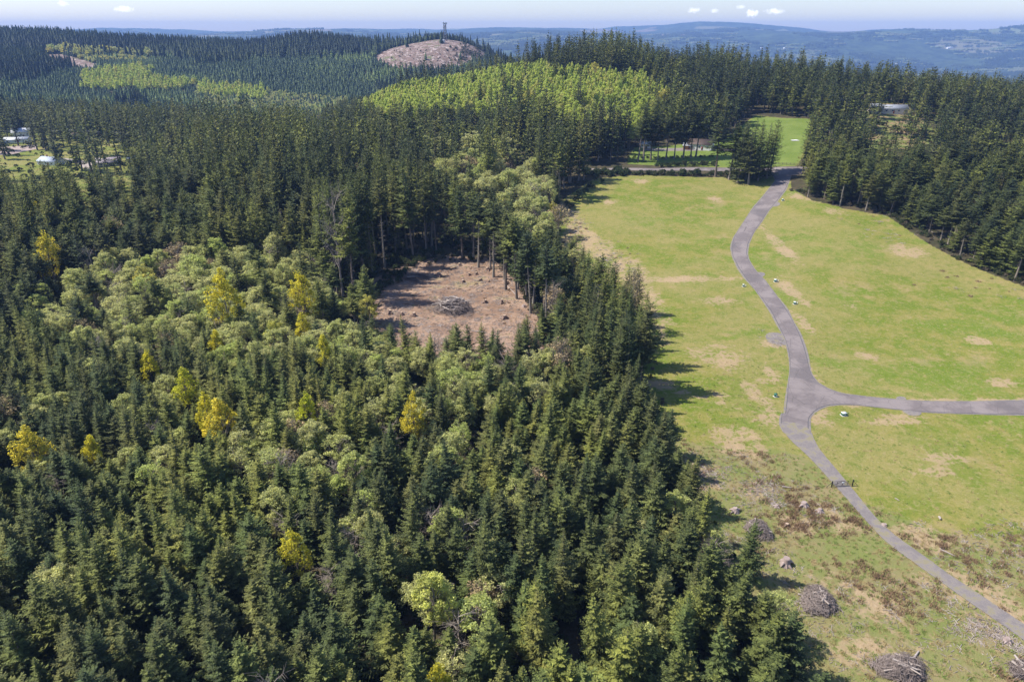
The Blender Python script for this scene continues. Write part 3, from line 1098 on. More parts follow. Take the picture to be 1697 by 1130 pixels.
FIRN = {0: 'dark fir', 1: 'dark fir', 2: 'dark fir', 3: 'dark fir', 4: 'olive fir'}
def noun_con(i):
    return 'olive fir' if kind[i] == 'fir_full_4' else ('tall fir' if hh[i] > 22 else 'dark fir')
def noun_dec(i):
    return {1: 'pale alder', 2: 'lime alder', 3: 'leafless tree', 4: 'tan tree'}[int(typ[i])]
LAB = rank_labels(con, noun_con)
LAB.update(rank_labels(dec, noun_dec))


def place_tree(name, key, loc, rzv, sxy, sz_, label, cat, group=None):
    k_ = K[key]
    e = bpy.data.objects.new(name, None)
    e.location, e.rotation_euler, e.scale = loc, (RS.normal() * .04, RS.normal() * .04, rzv), (sxy, sxy, sz_)
    tag(link(e), label, cat, group)
    if k_.trunk:
        part('trunk', k_.trunk, e)
    if k_.crown:
        part('crown', k_.crown, e)
    return e


SKIP_TREES = False


def scatter(name, keys, P_, idx, rot, scl, label, cat=None):
    """one object that carries a mass of instances"""
    me = bpy.data.meshes.new(name)
    me.vertices.add(len(P_))
    me.vertices.foreach_set('co', np.asarray(P_, np.float32).ravel())
    for nm, typ_, data, key in (('pick', 'INT', np.asarray(idx, np.int32), 'value'), ('turn', 'FLOAT_VECTOR', np.column_stack([np.random.RandomState(5).normal(size=len(P_)) * .035, np.random.RandomState(6).normal(size=len(P_)) * .035, rot]).astype(np.float32).ravel(), 'vector'),
                                ('size', 'FLOAT_VECTOR', np.asarray(scl, np.float32).ravel(), 'vector')):
        at = me.attributes.new(nm, typ_, 'POINT')
        at.data.foreach_set(key, data)
    o = bpy.data.objects.new(name, me)
    link(o)
    tag(o, label, None, None, 'stuff')
    lib = bpy.data.collections.new(name + '_shapes')
    for q, kk in enumerate(keys):
        src = kk if isinstance(kk, bpy.types.Object) else K[kk].whole
        w = bpy.data.objects.new(f'{q:02d}_{name}_shape', src.data)
        lib.objects.link(w)
    ng = bpy.data.node_groups.new(name + '_nodes', 'GeometryNodeTree')
    ng.interface.new_socket('Geometry', in_out='INPUT', socket_type='NodeSocketGeometry')
    ng.interface.new_socket('Geometry', in_out='OUTPUT', socket_type='NodeSocketGeometry')
    nd = ng.nodes
    gi, go = nd.new('NodeGroupInput'), nd.new('NodeGroupOutput')
    iop = nd.new('GeometryNodeInstanceOnPoints')
    ci = nd.new('GeometryNodeCollectionInfo')
    ci.inputs['Collection'].default_value = lib
    ci.inputs['Separate Children'].default_value = True
    ci.inputs['Reset Children'].default_value = True
    iop.inputs['Pick Instance'].default_value = True

    def attr(nm, dt):
        a_ = nd.new('GeometryNodeInputNamedAttribute')
        a_.data_type = dt
        a_.inputs['Name'].default_value = nm
        return a_.outputs['Attribute']
    L_ = ng.links.new
    L_(gi.outputs[0], iop.inputs['Points'])
    L_(ci.outputs[0], iop.inputs['Instance'])
    L_(attr('pick', 'INT'), iop.inputs['Instance Index'])
    L_(attr('turn', 'FLOAT_VECTOR'), iop.inputs['Rotation'])
    L_(attr('size', 'FLOAT_VECTOR'), iop.inputs['Scale'])
    L_(iop.outputs[0], go.inputs[0])
    md = o.modifiers.new('scatter', 'NODES')
    md.node_group = ng
    return o


# ------------------------------------------------------------------ ground sheet
def soft_mask(x, y, poly, eps):
    m = inpoly(x, y, poly).astype(float)
    for a_ in range(4):
        m = m + inpoly(x + eps * math.cos(a_ * 1.571 + .5), y + eps * math.sin(a_ * 1.571 + .5), poly)
    return m / 5


th_front = np.radians(np.concatenate([np.arange(-56, -40, 1.0), np.arange(-40, 46, .19), np.arange(46, 62, 1.0)]))
th_back = np.radians(np.arange(62, 304, 6.0))
TH = np.concatenate([th_front, th_back])
RR = np.concatenate([np.geomspace(4, 55, 10)[:-1], np.geomspace(55, 520, 300)[:-1], np.geomspace(520, 2300, 150)[:-1], np.geomspace(2300, 12700, 170)])
nt_, nr_ = len(TH), len(RR)
gx = np.sin(TH)[None, :] * RR[:, None]
gy = np.cos(TH)[None, :] * RR[:, None]
gz = hgt(gx, gy)
front = (np.abs((np.degrees(TH) + 180) % 360 - 180) < 50)[None, :]
V = np.stack([gx, gy, gz], -1).reshape(-1, 3)
ii, jj = np.meshgrid(np.arange(nr_ - 1), np.arange(nt_), indexing='ij')
j2 = (jj + 1) % nt_
F = np.stack([ii * nt_ + jj, ii * nt_ + j2, (ii + 1) * nt_ + j2, (ii + 1) * nt_ + jj], -1).reshape(-1, 4)
V = np.concatenate([V, [[0, 0, float(hgt(0, 4)[0])]]])
ctr = len(V) - 1
gme_v, gme_f = V, np.concatenate([F[:, [0, 1, 2]], F[:, [0, 2, 3]], np.column_stack([np.full(nt_, ctr), (np.arange(nt_) + 1) % nt_, np.arange(nt_)])])
gme = mk_mesh('ground', gme_v, gme_f, [], None, True)

vx, vy = V[:, 0], V[:, 1]
vr = np.hypot(vx, vy)
LAWN2_PX = [(1040, 262), (1052, 244), (1200, 232), (1250, 192), (1345, 198), (1340, 240), (1322, 275), (1200, 278), (1040, 272)]
m_field = soft_mask(vx, vy, field_w, 1.2)
m_lawn = soft_mask(vx, vy, world_poly(LAWN2_PX), 1.5)
m_vill = soft_mask(vx, vy, vill_w, 3)
m_clear = soft_mask(vx + (fbm(vx / 6, vy / 6, 81, 2) - .5) * 7, vy + (fbm(vx / 6, vy / 6, 82, 2) - .5) * 7, clear_w, 2.2)
m_slope = soft_mask(vx, vy, slope_w, 2)
m_cut = np.maximum(soft_mask(vx, vy, cut_w, 8), soft_mask(vx, vy, cut2_w, 5))
m_rough = soft_mask(vx, vy, world_poly([(1060, 720), (1150, 735), (1290, 745), (1345, 760), (1420, 830), (1560, 880), (1697, 900), (2300, 1000), (2300, 1399), (1200, 1399), (1060, 900)]), 4)
# bare, trodden or dry places traced on the photograph (centre px, radius px u/v)
DRY = [(1130, 462, 80, 5), (1195, 462, 30, 4), (1075, 500, 24, 50), (1060, 455, 14, 26), (1000, 410, 22, 12), (935, 350, 16, 16), (945, 400, 20, 16), (965, 440, 22, 14), (1000, 462, 26, 12), (1020, 490, 26, 14), (955, 380, 16, 18), (975, 405, 18, 16), (1000, 425, 18, 14), (1025, 445, 18, 12), (1045, 462, 14, 12), (1100, 464, 60, 3), (1190, 500, 30, 8), (1290, 570, 28, 10),
       (1197, 655, 12, 6), (1180, 575, 10, 5), (1260, 630, 14, 6), (1410, 508, 12, 5), (1435, 590, 16, 6), (1500, 415, 30, 10), (1620, 565, 18, 7), (1660, 635, 24, 7),
       (1480, 698, 50, 5), (1560, 672, 80, 3), (1400, 665, 60, 7), (1540, 664, 70, 4), (1640, 664, 60, 4), (1310, 480, 14, 26), (1325, 530, 12, 24), (1360, 690, 22, 14), (1215, 720, 40, 16),
       (1250, 650, 16, 22), (1280, 620, 12, 20), (1150, 775, 36, 16), (1170, 800, 30, 10), (1260, 810, 26, 16), (1270, 690, 24, 16), (1195, 590, 50, 20), (1460, 1010, 40, 30),
       (1620, 1030, 36, 20), (1680, 1010, 20, 30), (1510, 880, 40, 12), (1240, 745, 50, 12), (1350, 330, 14, 6), (1380, 350, 20, 6), (1320, 325, 14, 8), (1345, 690, 12, 10),
       (1290, 405, 12, 40), (1330, 600, 10, 40), (1185, 330, 12, 4), (1060, 300, 12, 4), (1325, 700, 8, 10), (1550, 780, 40, 12), (1090, 535, 12, 30), (1010, 335, 10, 4), (1100, 640, 30, 10),
       (1600, 970, 60, 30), (1560, 900, 40, 20), (1430, 1080, 60, 30), (1385, 860, 40, 20)] + [(1354 + 23 * q, 937 + 15.4 * q, 9, 7) for q in range(9)] + [(1338 + 23 * q, 951 + 15.4 * q, 9, 7) for q in range(9)] + [(1100 + 30 * q, 640 + 9 * q, 14, 3) for q in range(5)] + [(1040 + 9 * q, 462 + 1.5 * math.sin(q), 9, 3.2) for q in range(20)] * 2 + [(938 + 9 * q, 350 + 9.6 * q, 13, 9) for q in range(12)] + [(1560, 760, 34, 10), (1500, 690, 36, 6), (1320, 870, 30, 16)]
pu, pv, pd = project(vx, vy, V[:, 2])
ok = (pd > 20) & (vy > 30) & (vr < 480)
dry = np.zeros(len(vx))
for (a, b, ra, rb) in DRY:
    g = ground(a, b)
    gu = ground(a + ra, b)
    gv = ground(a, b + rb)
    rx = max(abs(gu[0] - g[0]), 1.0)
    ry = max(abs(gv[1] - g[1]), 1.0)
    sel = ok & (np.abs(vx - g[0]) < rx * 3) & (np.abs(vy - g[1]) < ry * 3)
    q = ((vx[sel] - g[0]) / rx) ** 2 + ((vy[sel] - g[1]) / ry) ** 2
    wv = (fbm(vx[sel] / 5, vy[sel] / 5, 41, 3) - .5) * 1.4
    dry[sel] = np.maximum(dry[sel], np.clip(1.15 - q * .6 + wv, 0, 1))
m_far = np.clip((vr - 2000) / 900, 0, 1) * np.ones(len(vx))
m_lime = np.zeros(len(vx))
for (poly, p) in P_LIME[:1]:
    m_lime = np.maximum(m_lime, inpoly(pu, pv, poly) & (vy > 430) & (vy < 800))
for nm, chans in (('cover', (np.maximum(m_field, np.maximum(m_lawn, m_vill)), m_clear, np.maximum(m_cut, 0))), ('cover2', (dry, m_rough, m_far)), ('cover3', (m_slope, m_lime, m_lawn))):
    at = gme.color_attributes.new(nm, 'FLOAT_COLOR', 'POINT')
    d4 = np.ones((len(vx), 4), np.float32)
    for k_, ch in enumerate(chans):
        d4[:, k_] = ch
    at.data.foreach_set('color', d4.ravel())

gm = new_mat('ground_cover')
k = N(gm)
pos = k.n('ShaderNodeNewGeometry').outputs['Position']
def attr3(nm):
    a_ = k.n('ShaderNodeAttribute', attribute_name=nm)
    s_ = k.n('ShaderNodeSeparateColor')
    k.t.links.new(a_.outputs['Color'], s_.inputs[0])
    return s_.outputs
c1, c2, c3 = attr3('cover'), attr3('cover2'), attr3('cover3')
n_big = k.noise(pos, .018, 5, .6)
n_mid = k.noise(pos, .11, 5, .65)
n_sm = k.noise(pos, .7, 5, .7)
n_fine = k.noise(pos, 3.0, 4, .75)
def edge(mask, wob=.55):
    """a mask with a torn edge"""
    t_ = k.math('ADD', mask, k.math('MULTIPLY', k.math('SUBTRACT', n_sm, .5), wob))
    return k.ramp(t_, .38, .62)
# forest floor
floor_ = k.mix(k.ramp(n_mid, .35, .65), (.045, .042, .022), (.085, .068, .042))
floor_ = k.mix(k.ramp(n_sm, .5, .8), floor_, (.06, .085, .025))
# meadow
g1 = k.mix(k.ramp(n_mid, .40, .60), (.132, .172, .022), (.218, .200, .052))
g1 = k.mix(k.math('MULTIPLY', k.ramp(n_big, .45, .58), .75), g1, (.245, .215, .075))
n_px = k.noise(pos, .028, 6, .7)
g1 = k.mix(k.math('MULTIPLY', k.ramp(n_px, .53, .60), .75), g1, (.125, .180, .022))
g1 = k.mix(k.math('MULTIPLY', k.ramp(n_sm, .50, .66), .65), g1, (.29, .23, .105))
g1 = k.mix(k.math('MULTIPLY', k.ramp(n_fine, .50, .64), .45), g1, (.080, .120, .016))
n_f2 = k.noise(pos, 1.1, 6, .85)
g1 = k.mix(k.math('MULTIPLY', k.ramp(k.noise(pos, .33, 6, .9), .52, .58), .6), g1, (.10, .145, .018))
g1 = k.mix(k.math('MULTIPLY', k.ramp(n_f2, .54, .64), .5), g1, (.34, .29, .15))
n_pt = k.noise(pos, .055, 6, .72)
g1 = k.mix(k.math('MULTIPLY', k.ramp(n_pt, .56, .68), .45), g1, (.32, .235, .13))
lawn = k.mix(k.ramp(n_mid, .3, .7), (.115, .165, .030), (.16, .205, .048))
g1 = k.mix(c3[2], g1, lawn)
# rough meadow below: browner, mottled
r1 = k.mix(k.ramp(n_mid, .38, .66), (.165, .185, .055), (.235, .195, .095))
r1 = k.mix(k.math('MULTIPLY', k.ramp(n_sm, .54, .70), .8), r1, (.28, .20, .12))
n_br = k.noise(pos, .45, 6, .8)
r1 = k.mix(k.math('MULTIPLY', k.ramp(n_br, .60, .70), .85), r1, (.12, .085, .05))
r1 = k.mix(k.math('MULTIPLY', k.ramp(n_fine, .6, .74), .5), r1, (.44, .38, .30))
g1 = k.mix(edge(c2[1], .9), g1, r1)
# dry and trodden
dcol = k.mix(k.ramp(n_sm, .42, .60), (.42, .295, .195), (.31, .23, .135))
dcol = k.mix(k.math('MULTIPLY', k.ramp(n_fine, .55, .75), .6), dcol, (.50, .42, .33))
dm = k.math('ADD', k.math('MULTIPLY', c2[0], .8), k.math('MULTIPLY', k.math('SUBTRACT', k.ramp(n_sm, .36, .64), .5), .8))
dm = k.math('ADD', dm, k.math('MULTIPLY', k.math('SUBTRACT', k.ramp(n_mid, .36, .64), .5), .35))
dm = k.math('MULTIPLY', k.ramp(dm, .25, .95), k.ramp(c2[0], .02, .25))
g1 = k.mix(k.math('MULTIPLY', dm, .84), g1, dcol)
soil = k.mix(k.ramp(n_mid, .40, .60), (.225, .145, .098), (.33, .225, .158))
soil = k.mix(k.ramp(n_sm, .50, .64), soil, (.17, .115, .08))
soil = k.mix(k.math('MULTIPLY', k.ramp(n_fine, .56, .72), .5), soil, (.42, .34, .27))
soil = k.mix(k.math('MULTIPLY', k.ramp(n_pt, .55, .65), .45), soil, (.20, .20, .08))
mp_ = k.n('ShaderNodeMapping', {'Vector': pos, 'Scale': (.03, .03, .12)}).outputs[0]
cut = k.mix(k.ramp(k.noise(mp_, 2.0, 6, .75), .38, .62), (.20, .135, .11), (.14, .105, .08))
cut = k.mix(k.ramp(k.noise(pos, .12, 6, .85), .52, .60), cut, (.50, .42, .39))
cut = k.mix(k.ramp(k.noise(pos, .17, 6, .85), .54, .60), cut, (.09, .07, .06))
cut = k.mix(k.ramp(k.noise(pos, .028, 4, .7), .56, .66), cut, (.13, .14, .06))
slope = k.mix(k.ramp(n_mid, .42, .58), (.15, .18, .05), (.28, .19, .11))
slope = k.mix(k.ramp(n_sm, .48, .62), slope, (.10, .13, .035))
# far valley: forest, fields, clearings
vo = k.n('ShaderNodeTexVoronoi', {'Scale': .0021, 'Randomness': 1.0})
vp = k.n('ShaderNodeMapping', {'Vector': pos, 'Scale': (1, .55, 1)}).outputs[0]
k.t.links.new(vp, vo.inputs['Vector'])
vs = k.n('ShaderNodeSeparateColor')
k.t.links.new(vo.outputs['Color'], vs.inputs[0])
n_f = k.noise(pos, .012, 6, .8)
fw = k.mix(k.ramp(n_f, .40, .60), (.022, .036, .024), (.062, .088, .042))
fw = k.mix(k.ramp(k.noise(pos, .0016, 5, .7), .52, .62), fw, (.075, .105, .05))
fw = k.mix(k.ramp(vs.outputs[0], .80, .83), fw, k.mix(vs.outputs[1], (.20, .14, .12), (.15, .18, .075)))
lim = k.mix(.85, floor_, (.28, .34, .09))
col = k.mix(c3[1], floor_, lim)
col = k.mix(c2[2], col, fw)
col = k.mix(edge(c1[0]), col, g1)
col = k.mix(edge(c3[0]), col, slope)
col = k.mix(edge(c1[1]), col, soil)
col = k.mix(edge(c1[2], .4), col, cut)
bh = k.math('ADD', k.math('MULTIPLY', n_fine, .35), k.math('MULTIPLY', n_sm, .65))
k.finish(col, .95, .1, bump=bh, bstr=.9, bdist=.42)
gme.materials.append(gm)
go_ = bpy.data.objects.new('ground', gme)
link(go_)
tag(go_, 'rolling ground of meadow, forest floor, bare soil and far wooded valley', kind='structure')

# ------------------------------------------------------------------ roads, draped on the ground
def c5(p):
    return [(1100 + a * .3894, 260 + b * .3894) for a, b in p]
def c6(p):
    return [(1050 + a * .3982, 680 + b * .3982) for a, b in p]


def drape(name, pix, lift, mat, label, grid=2.2, skirt=.12, wpoly=None):
    w = wpoly if wpoly is not None else [tuple(ground(u, v)[:2]) for u, v in pix]
    # resample and smooth the outline
    q = np.array(w)
    out = []
    for i in range(len(q)):
        a_, b_ = q[i], q[(i + 1) % len(q)]
        nseg = max(1, int(np.linalg.norm(b_ - a_) / 1.6))
        for s_ in range(nseg):
            out.append(a_ + (b_ - a_) * s_ / nseg)
    q = np.array(out)
    for _ in range(3):
        q = .25 * np.roll(q, 1, 0) + .5 * q + .25 * np.roll(q, -1, 0)
    x0, y0 = q.min(0)
    x1, y1 = q.max(0)
    gx_, gy_ = np.meshgrid(np.arange(x0, x1, grid), np.arange(y0, y1, grid))
    gx_, gy_ = gx_.ravel(), gy_.ravel()
    m = inpoly(gx_, gy_, [tuple(t) for t in q])
    inner = np.column_stack([gx_[m], gy_[m]])
    allp = np.concatenate([q, inner])
    edges = [(i, (i + 1) % len(q)) for i in range(len(q))]
    vv, ee, ff, *_ = delaunay_2d_cdt([Vector(p) for p in allp], edges, [list(range(len(q)))], 1, 1e-4)
    vv = np.array([(p.x, p.y) for p in vv])
    zz = hgt(vv[:, 0], vv[:, 1]) + lift
    V_ = np.column_stack([vv, zz])
    F_ = [f for f in ff if len(f) == 3]
    mb = MB()
    mb.add(V_, np.array(F_))
    bz = hgt(q[:, 0], q[:, 1])
    top = np.column_stack([q, bz + lift])
    bot = np.column_stack([q, bz - skirt])
    nq = len(q)
    mb.add(np.concatenate([top, bot]), [[i, (i + 1) % nq, nq + (i + 1) % nq, nq + i] for i in range(nq)])
    o = bpy.data.objects.new(name, mb.mesh(name, [mat], False))
    link(o)
    tag(o, label, kind='structure')
    return o


asp = new_mat('worn_asphalt')
k = N(asp)
pos = k.n('ShaderNodeNewGeometry').outputs['Position']
a1_ = k.noise(pos, .10, 4, .6)
a2_ = k.noise(pos, 1.6, 5, .7)
a3_ = k.noise(pos, 14, 3, .7)
colr = k.mix(k.ramp(a1_, .42, .58), (.150, .128, .126), (.215, .185, .178))
colr = k.mix(k.math('MULTIPLY', k.ramp(a2_, .45, .75), .5), colr, (.25, .21, .20))
ck = k.n('ShaderNodeTexVoronoi', {'Vector': pos, 'Scale': .16}, feature='DISTANCE_TO_EDGE').outputs['Distance']
colr = k.mix(k.math('MULTIPLY', k.ramp(ck, .012, .0), .6), colr, (.07, .062, .06))
pt_ = k.noise(pos, .045, 2, .5)
colr = k.mix(k.math('MULTIPLY', k.ramp(pt_, .60, .605), .4), colr, (.105, .095, .098))
colr = k.mix(k.math('MULTIPLY', k.ramp(a3_, .5, .8), .4), colr, (.13, .115, .112))
k.finish(colr, .9, .25, bump=a3_, bstr=.4, bdist=.02)
dark = plain('dark_asphalt_edge', (.10, .095, .10), .9, .3, 2.0)
grav = new_mat('grey_gravel')
k = N(grav)
pos = k.n('ShaderNodeNewGeometry').outputs['Position']
b1_, b2_ = k.noise(pos, .5, 5, .7), k.noise(pos, 5, 5, .8)
colr = k.mix(k.ramp(b1_, .35, .65), (.165, .148, .145), (.235, .208, .192))
colr = k.mix(k.math('MULTIPLY', k.ramp(b2_, .5, .7), .5), colr, (.33, .29, .27))
colr = k.mix(k.math('MULTIPLY', k.ramp(b1_, .50, .62), .6), colr, (.21, .19, .085))
k.finish(colr, .95, .1, bump=b2_, bstr=.8, bdist=.06)

ROAD = c5([(455, 58), (480, 100), (425, 170), (385, 215), (335, 285), (300, 345), (290, 385), (296, 425), (320, 470), (350, 515), (385, 560), (430, 615), (465, 665), (490, 715), (510, 755), (527, 800),
           (538, 850), (540, 900), (532, 960), (527, 1040), (518, 1110)]) + c6([(622, 0), (612, 55), (640, 105), (690, 118), (730, 105), (722, 60), (728, 20)]) + \
    c5([(618, 1110), (638, 1080), (665, 1060), (705, 1050), (780, 1050), (900, 1064), (1100, 1084), (1350, 1093), (1533, 1093)]) + [(1850, 686), (1850, 658)] + \
    c5([(1533, 1040), (1300, 1042), (1100, 1042), (970, 1032), (830, 1020), (740, 1007), (680, 984), (640, 955), (620, 910), (608, 860), (595, 810), (575, 755), (543, 690), (515, 645), (478, 590), (428, 525), (388, 485),
        (358, 440), (350, 410), (356, 370), (380, 325), (410, 280), (447, 225), (478, 190), (515, 140), (543, 80), (552, 50)])


def grow(pix, d):
    w = np.array([tuple(ground(u, v)[:2]) for u, v in pix])
    a_ = np.roll(w, -1, 0) - np.roll(w, 1, 0)
    nrm = np.column_stack([a_[:, 1], -a_[:, 0]])
    nrm /= np.linalg.norm(nrm, axis=1)[:, None] + 1e-9
    ar = .5 * np.sum(w[:, 0] * np.roll(w[:, 1], -1) - np.roll(w[:, 0], -1) * w[:, 1])
    if ar < 0:
        nrm = -nrm
    wob = 1 + 2.4 * (fbm(w[:, 0] / 5, w[:, 1] / 5, 5, 2) - .5)
    return [tuple(t) for t in w + nrm * (d * wob)[:, None]]


drape('road_shoulder', None, .05, grav, 'grey gravel shoulder along both sides of the asphalt lane', wpoly=grow(ROAD, .62))
drape('road_edge', None, .075, dark, 'dark thin rim of newer asphalt along the lane', wpoly=grow(ROAD, .18))
drape('road', ROAD, .10, asp, 'winding worn asphalt lane with side branch')
TRACK = c6([(598, 40), (640, 115), (700, 165), (760, 225), (830, 305), (900, 382), (960, 452), (1050, 550), (1150, 622), (1280, 715), (1400, 800), (1500, 870), (1625, 950)]) + [(1760, 1120), (1770, 1085)] + \
    c6([(1625, 888), (1560, 850), (1450, 770), (1320, 690), (1200, 600), (1080, 518), (1000, 440), (930, 350), (880, 290), (830, 230), (770, 160), (745, 115), (742, 80), (722, 60)])
drape('gravel_track', TRACK, .125, grav, 'grey gravel track leading down from the asphalt lane')
drape('gravel_apron', c5([(380, 490), (400, 488), (440, 492), (425, 515), (400, 520)]), .055, grav, 'small gravel pull-off beside the lane bend', 1.0)
drape('gravel_apron', c5([(430, 745), (490, 745), (530, 760), (530, 810), (500, 800), (440, 795)]), .045, grav, 'pale gravel patch on the left side of the lane', 1.0)
drape('gravel_apron', c5([(975, 1035), (985, 1010), (1030, 1010), (1065, 1035), (1000, 1045)]), .055, grav, 'gravel patch above the side lane', 1.0)
drape('gravel_apron', c5([(990, 1070), (1110, 1080), (1100, 1105), (1040, 1108)]), .055, grav, 'gravel patch below the side lane', 1.0)
drape('gravel_apron', c5([(440, 200), (455, 185), (500, 195), (490, 212), (450, 215)]), .055, grav, 'gravel patch near the lane end', 1.0)
drape('cross_road', [(1350, 277), (1250, 277), (1150, 278), (1060, 279), (960, 280), (960, 283), (1060, 283), (1150, 283), (1250, 284), (1290, 290), (1318, 291), (1350, 283)], .08, asp,
      'public road crossing behind the hedge at the lane end')
drape('driveway', [(1068, 246), (1190, 243), (1230, 250), (1190, 250), (1068, 250)], .05, grav, 'gravel drive before the white house')
drape('village_road', [(-60, 248), (20, 243), (62, 240), (62, 247), (20, 256), (-60, 262)], .08, plain('pink_gravel', (.34, .27, .24), .95), 'pale gravel yard beside the white barn')
drape('village_road', [(100, 262), (150, 268), (162, 288), (150, 288), (130, 272)], .08, plain('tan_drive', (.33, .28, .25), .95), 'narrow gravel drive to the mauve roofed house')

# ------------------------------------------------------------------ houses
GLASS = new_mat('window_glass')
k = N(GLASS)
k.finish((.03, .04, .05), .08, .6)
def roofing(name, c_, metal=0.0, rough=.6):
    m = new_mat(name)
    kk = N(m)
    tc = kk.n('ShaderNodeTexCoord').outputs['Object']
    w_ = kk.n('ShaderNodeTexWave', {'Scale': 3.0, 'Distortion': .4, 'Vector': tc}).outputs['Fac']
    f_ = kk.noise(tc, .6, 4)
    kk.finish(kk.mix(f_, tuple(x * .82 for x in c_), c_), rough, .3, bump=w_, bstr=.4, bdist=.05, metal=metal)
    return m
WHITE = plain('white_siding', (.74, .73, .70), .6, .06, .6)
CREAM = plain('cream_siding', (.62, .57, .50), .7, .08, .6)
TRIM = plain('trim_paint', (.78, .78, .76), .5, .04)
BROWNW = plain('brown_timber', (.16, .095, .055), .8, .25)
DOORM = plain('door_paint', (.22, .07, .05), .5, .1)


def house(u, v, w, d, wh, rh, rz_, wallm, roofm, label, name='house', windows=3, chimney=False, over=.4, door=True, ymax=None, opening=False):
    g = ground(u, v, ymax)
    e = empty(name, (g[0], g[1], g[2] - .2), rz_, label=label, cat='house' if name == 'house' else name.replace('_', ' '))
    mb = MB()
    x, y, t = w / 2, d / 2, wh
    Vv = [[-x, -y, -2], [x, -y, -2], [x, y, -2], [-x, y, -2], [-x, -y, t], [x, -y, t], [x, y, t], [-x, y, t], [-x, 0, t + rh], [x, 0, t + rh]]
    mb.add(Vv, [[0, 1, 5, 4], [2, 3, 7, 6]])
    mb.add(Vv, [[1, 2, 6], [1, 6, 5], [5, 6, 9], [3, 0, 4], [3, 4, 7], [7, 4, 8]])
    part('wall', mb.mesh('wall', [wallm]), e)
    sl = rh / y
    for s in (-1, 1):
        rb = MB()
        yo = s * (y + over)
        zo = t - over * sl
        X0, X1 = -x - over, x + over
        th = .16
        P4 = np.array([[X0, 0, t + rh + .05], [X1, 0, t + rh + .05], [X1, yo, zo + .05], [X0, yo, zo + .05]])
        Q4 = P4 + [0, 0, th]
        rb.add(np.concatenate([P4, Q4]), [[0, 1, 2, 3], [4, 7, 6, 5], [0, 4, 5, 1], [1, 5, 6, 2], [2, 6, 7, 3], [3, 7, 4, 0]])
        part('roof_slope', rb.mesh('roof_slope', [roofm]), e)
    fm, pm = MB(), MB()
    fm.box((0, 0, 0), (1.25, .10, 1.2))
    pm.box((0, -.06, 0), (1.0, .05, .95))
    fme, pme = fm.mesh('window_frame', [TRIM]), pm.mesh('pane', [GLASS])
    for s in (-1, 1):
        for i in range(windows):
            xx = (i + .5) / windows * w - x + (.0 if windows > 1 else w * .2)
            o = part('window', fme, e)
            o.location = (xx, s * (y + .05), wh * .58)
            o.rotation_euler = (0, 0, 0 if s < 0 else math.pi)
            part('pane', pme, o)
    for s in (-1, 1):
        o = part('window', fme, e)
        o.location = (s * (x + .05), 0, wh * .6)
        o.rotation_euler = (0, 0, s * math.pi / 2)
        part('pane', pme, o)
    if door:
        dm = MB()
        dm.box((w * .12, -y - .05, 1.05), (1.0, .12, 2.1))
        part('door', dm.mesh('door', [DOORM]), e)
    if opening:
        dm = MB()
        dm.box((x + .06, y * .45, 1.3), (.1, 2.4, 2.6))
        part('garage_door', dm.mesh('garage_door', [TRIM]), e)
    if chimney:
        cm_ = MB()
        cm_.box((-w * .2, 0, t + rh + .5), (.7, .7, 1.8))
        part('chimney', cm_.mesh('chimney', [plain('chimney_brick', (.3, .14, .10))]), e)
    return e


R_WHITE, R_BLUE, R_MAUVE, R_BROWN, R_GREY = roofing('white_metal_roof', (.62, .64, .68), .0, .35), roofing('blue_grey_roof', (.42, .48, .58)), roofing('mauve_shingle', (.30, .26, .29)), roofing('brown_shingle', (.10, .07, .055)), roofing('grey_metal_roof', (.40, .42, .46), 0, .4)
house(38, 226, 15, 9, 4.2, 3.2, .35, WHITE, R_WHITE, 'white gabled barn with pale metal roof at the village edge', 'house', 3, True, opening=True)
house(30, 236, 19, 9, 2.8, 1.7, .2, WHITE, R_WHITE, 'long low white shed with pale roof before the gabled barn', 'shed', 3)
house(87, 272, 16, 10, 2.8, 2.4, -.3, WHITE, R_BLUE, 'house with pale blue-grey roof half hidden by firs', 'house', 3, True)
house(182, 274, 15, 11, 2.8, 2.6, .5, CREAM, R_MAUVE, 'cream house with mauve shingle roof among village firs', 'house', 3, True)
house(222, 268, 8, 6, 2.5, 1.6, .3, WHITE, R_BLUE, 'small shed with light roof beside the mauve roofed house', 'shed', 1)
house(201, 226, 18, 9, 3.0, 2.2, .1, CREAM, R_MAUVE, 'low grey roofed house behind the pale fir', 'house', 3)
house(133, 230, 14, 8, 3.0, 2.2, -.2, CREAM, R_BROWN, 'tan house seen between the tall village firs', 'house', 2)
house(404, 262, 9, 6, 2.6, 1.6, .1, WHITE, R_WHITE, 'tiny pale roofed shed alone among forest firs', 'shed', 1)
house(1161, 246, 15, 10, 3.2, 2.6, -.45, WHITE, R_BROWN, 'white house with dark brown roof behind the bare-trunked fir row', 'house', 3, opening=True)
house(1140, 247, 6, 5, 2.6, 1.5, -.3, plain('orange_timber', (.45, .22, .10)), R_GREY, 'small orange timber shed beside the white house', 'shed', 1)
house(1069, 244, 7, 4, 2.4, 1.2, -.2, WHITE, R_WHITE, 'white trailer cabin behind the first row firs', 'shed', 2)
house(1470, 187, 25, 8, 3.4, 2.2, -.12, CREAM, R_GREY, 'long cream house with grey metal roof on top of the slope', 'house', 6)
house(1449, 184, 10, 7, 3.0, 2.0, .2, WHITE, R_GREY, 'short pale house beside the long cream one', 'house', 2)
house(1362, 176, 16, 8, 3.0, 2.2, .0, CREAM, R_WHITE, 'pale house glimpsed through trunks above the pasture', 'house', 3)
house(1392, 172, 8, 6, 2.8, 1.8, .2, WHITE, R_WHITE, 'small white shed glimpsed above the pasture firs', 'shed', 1)
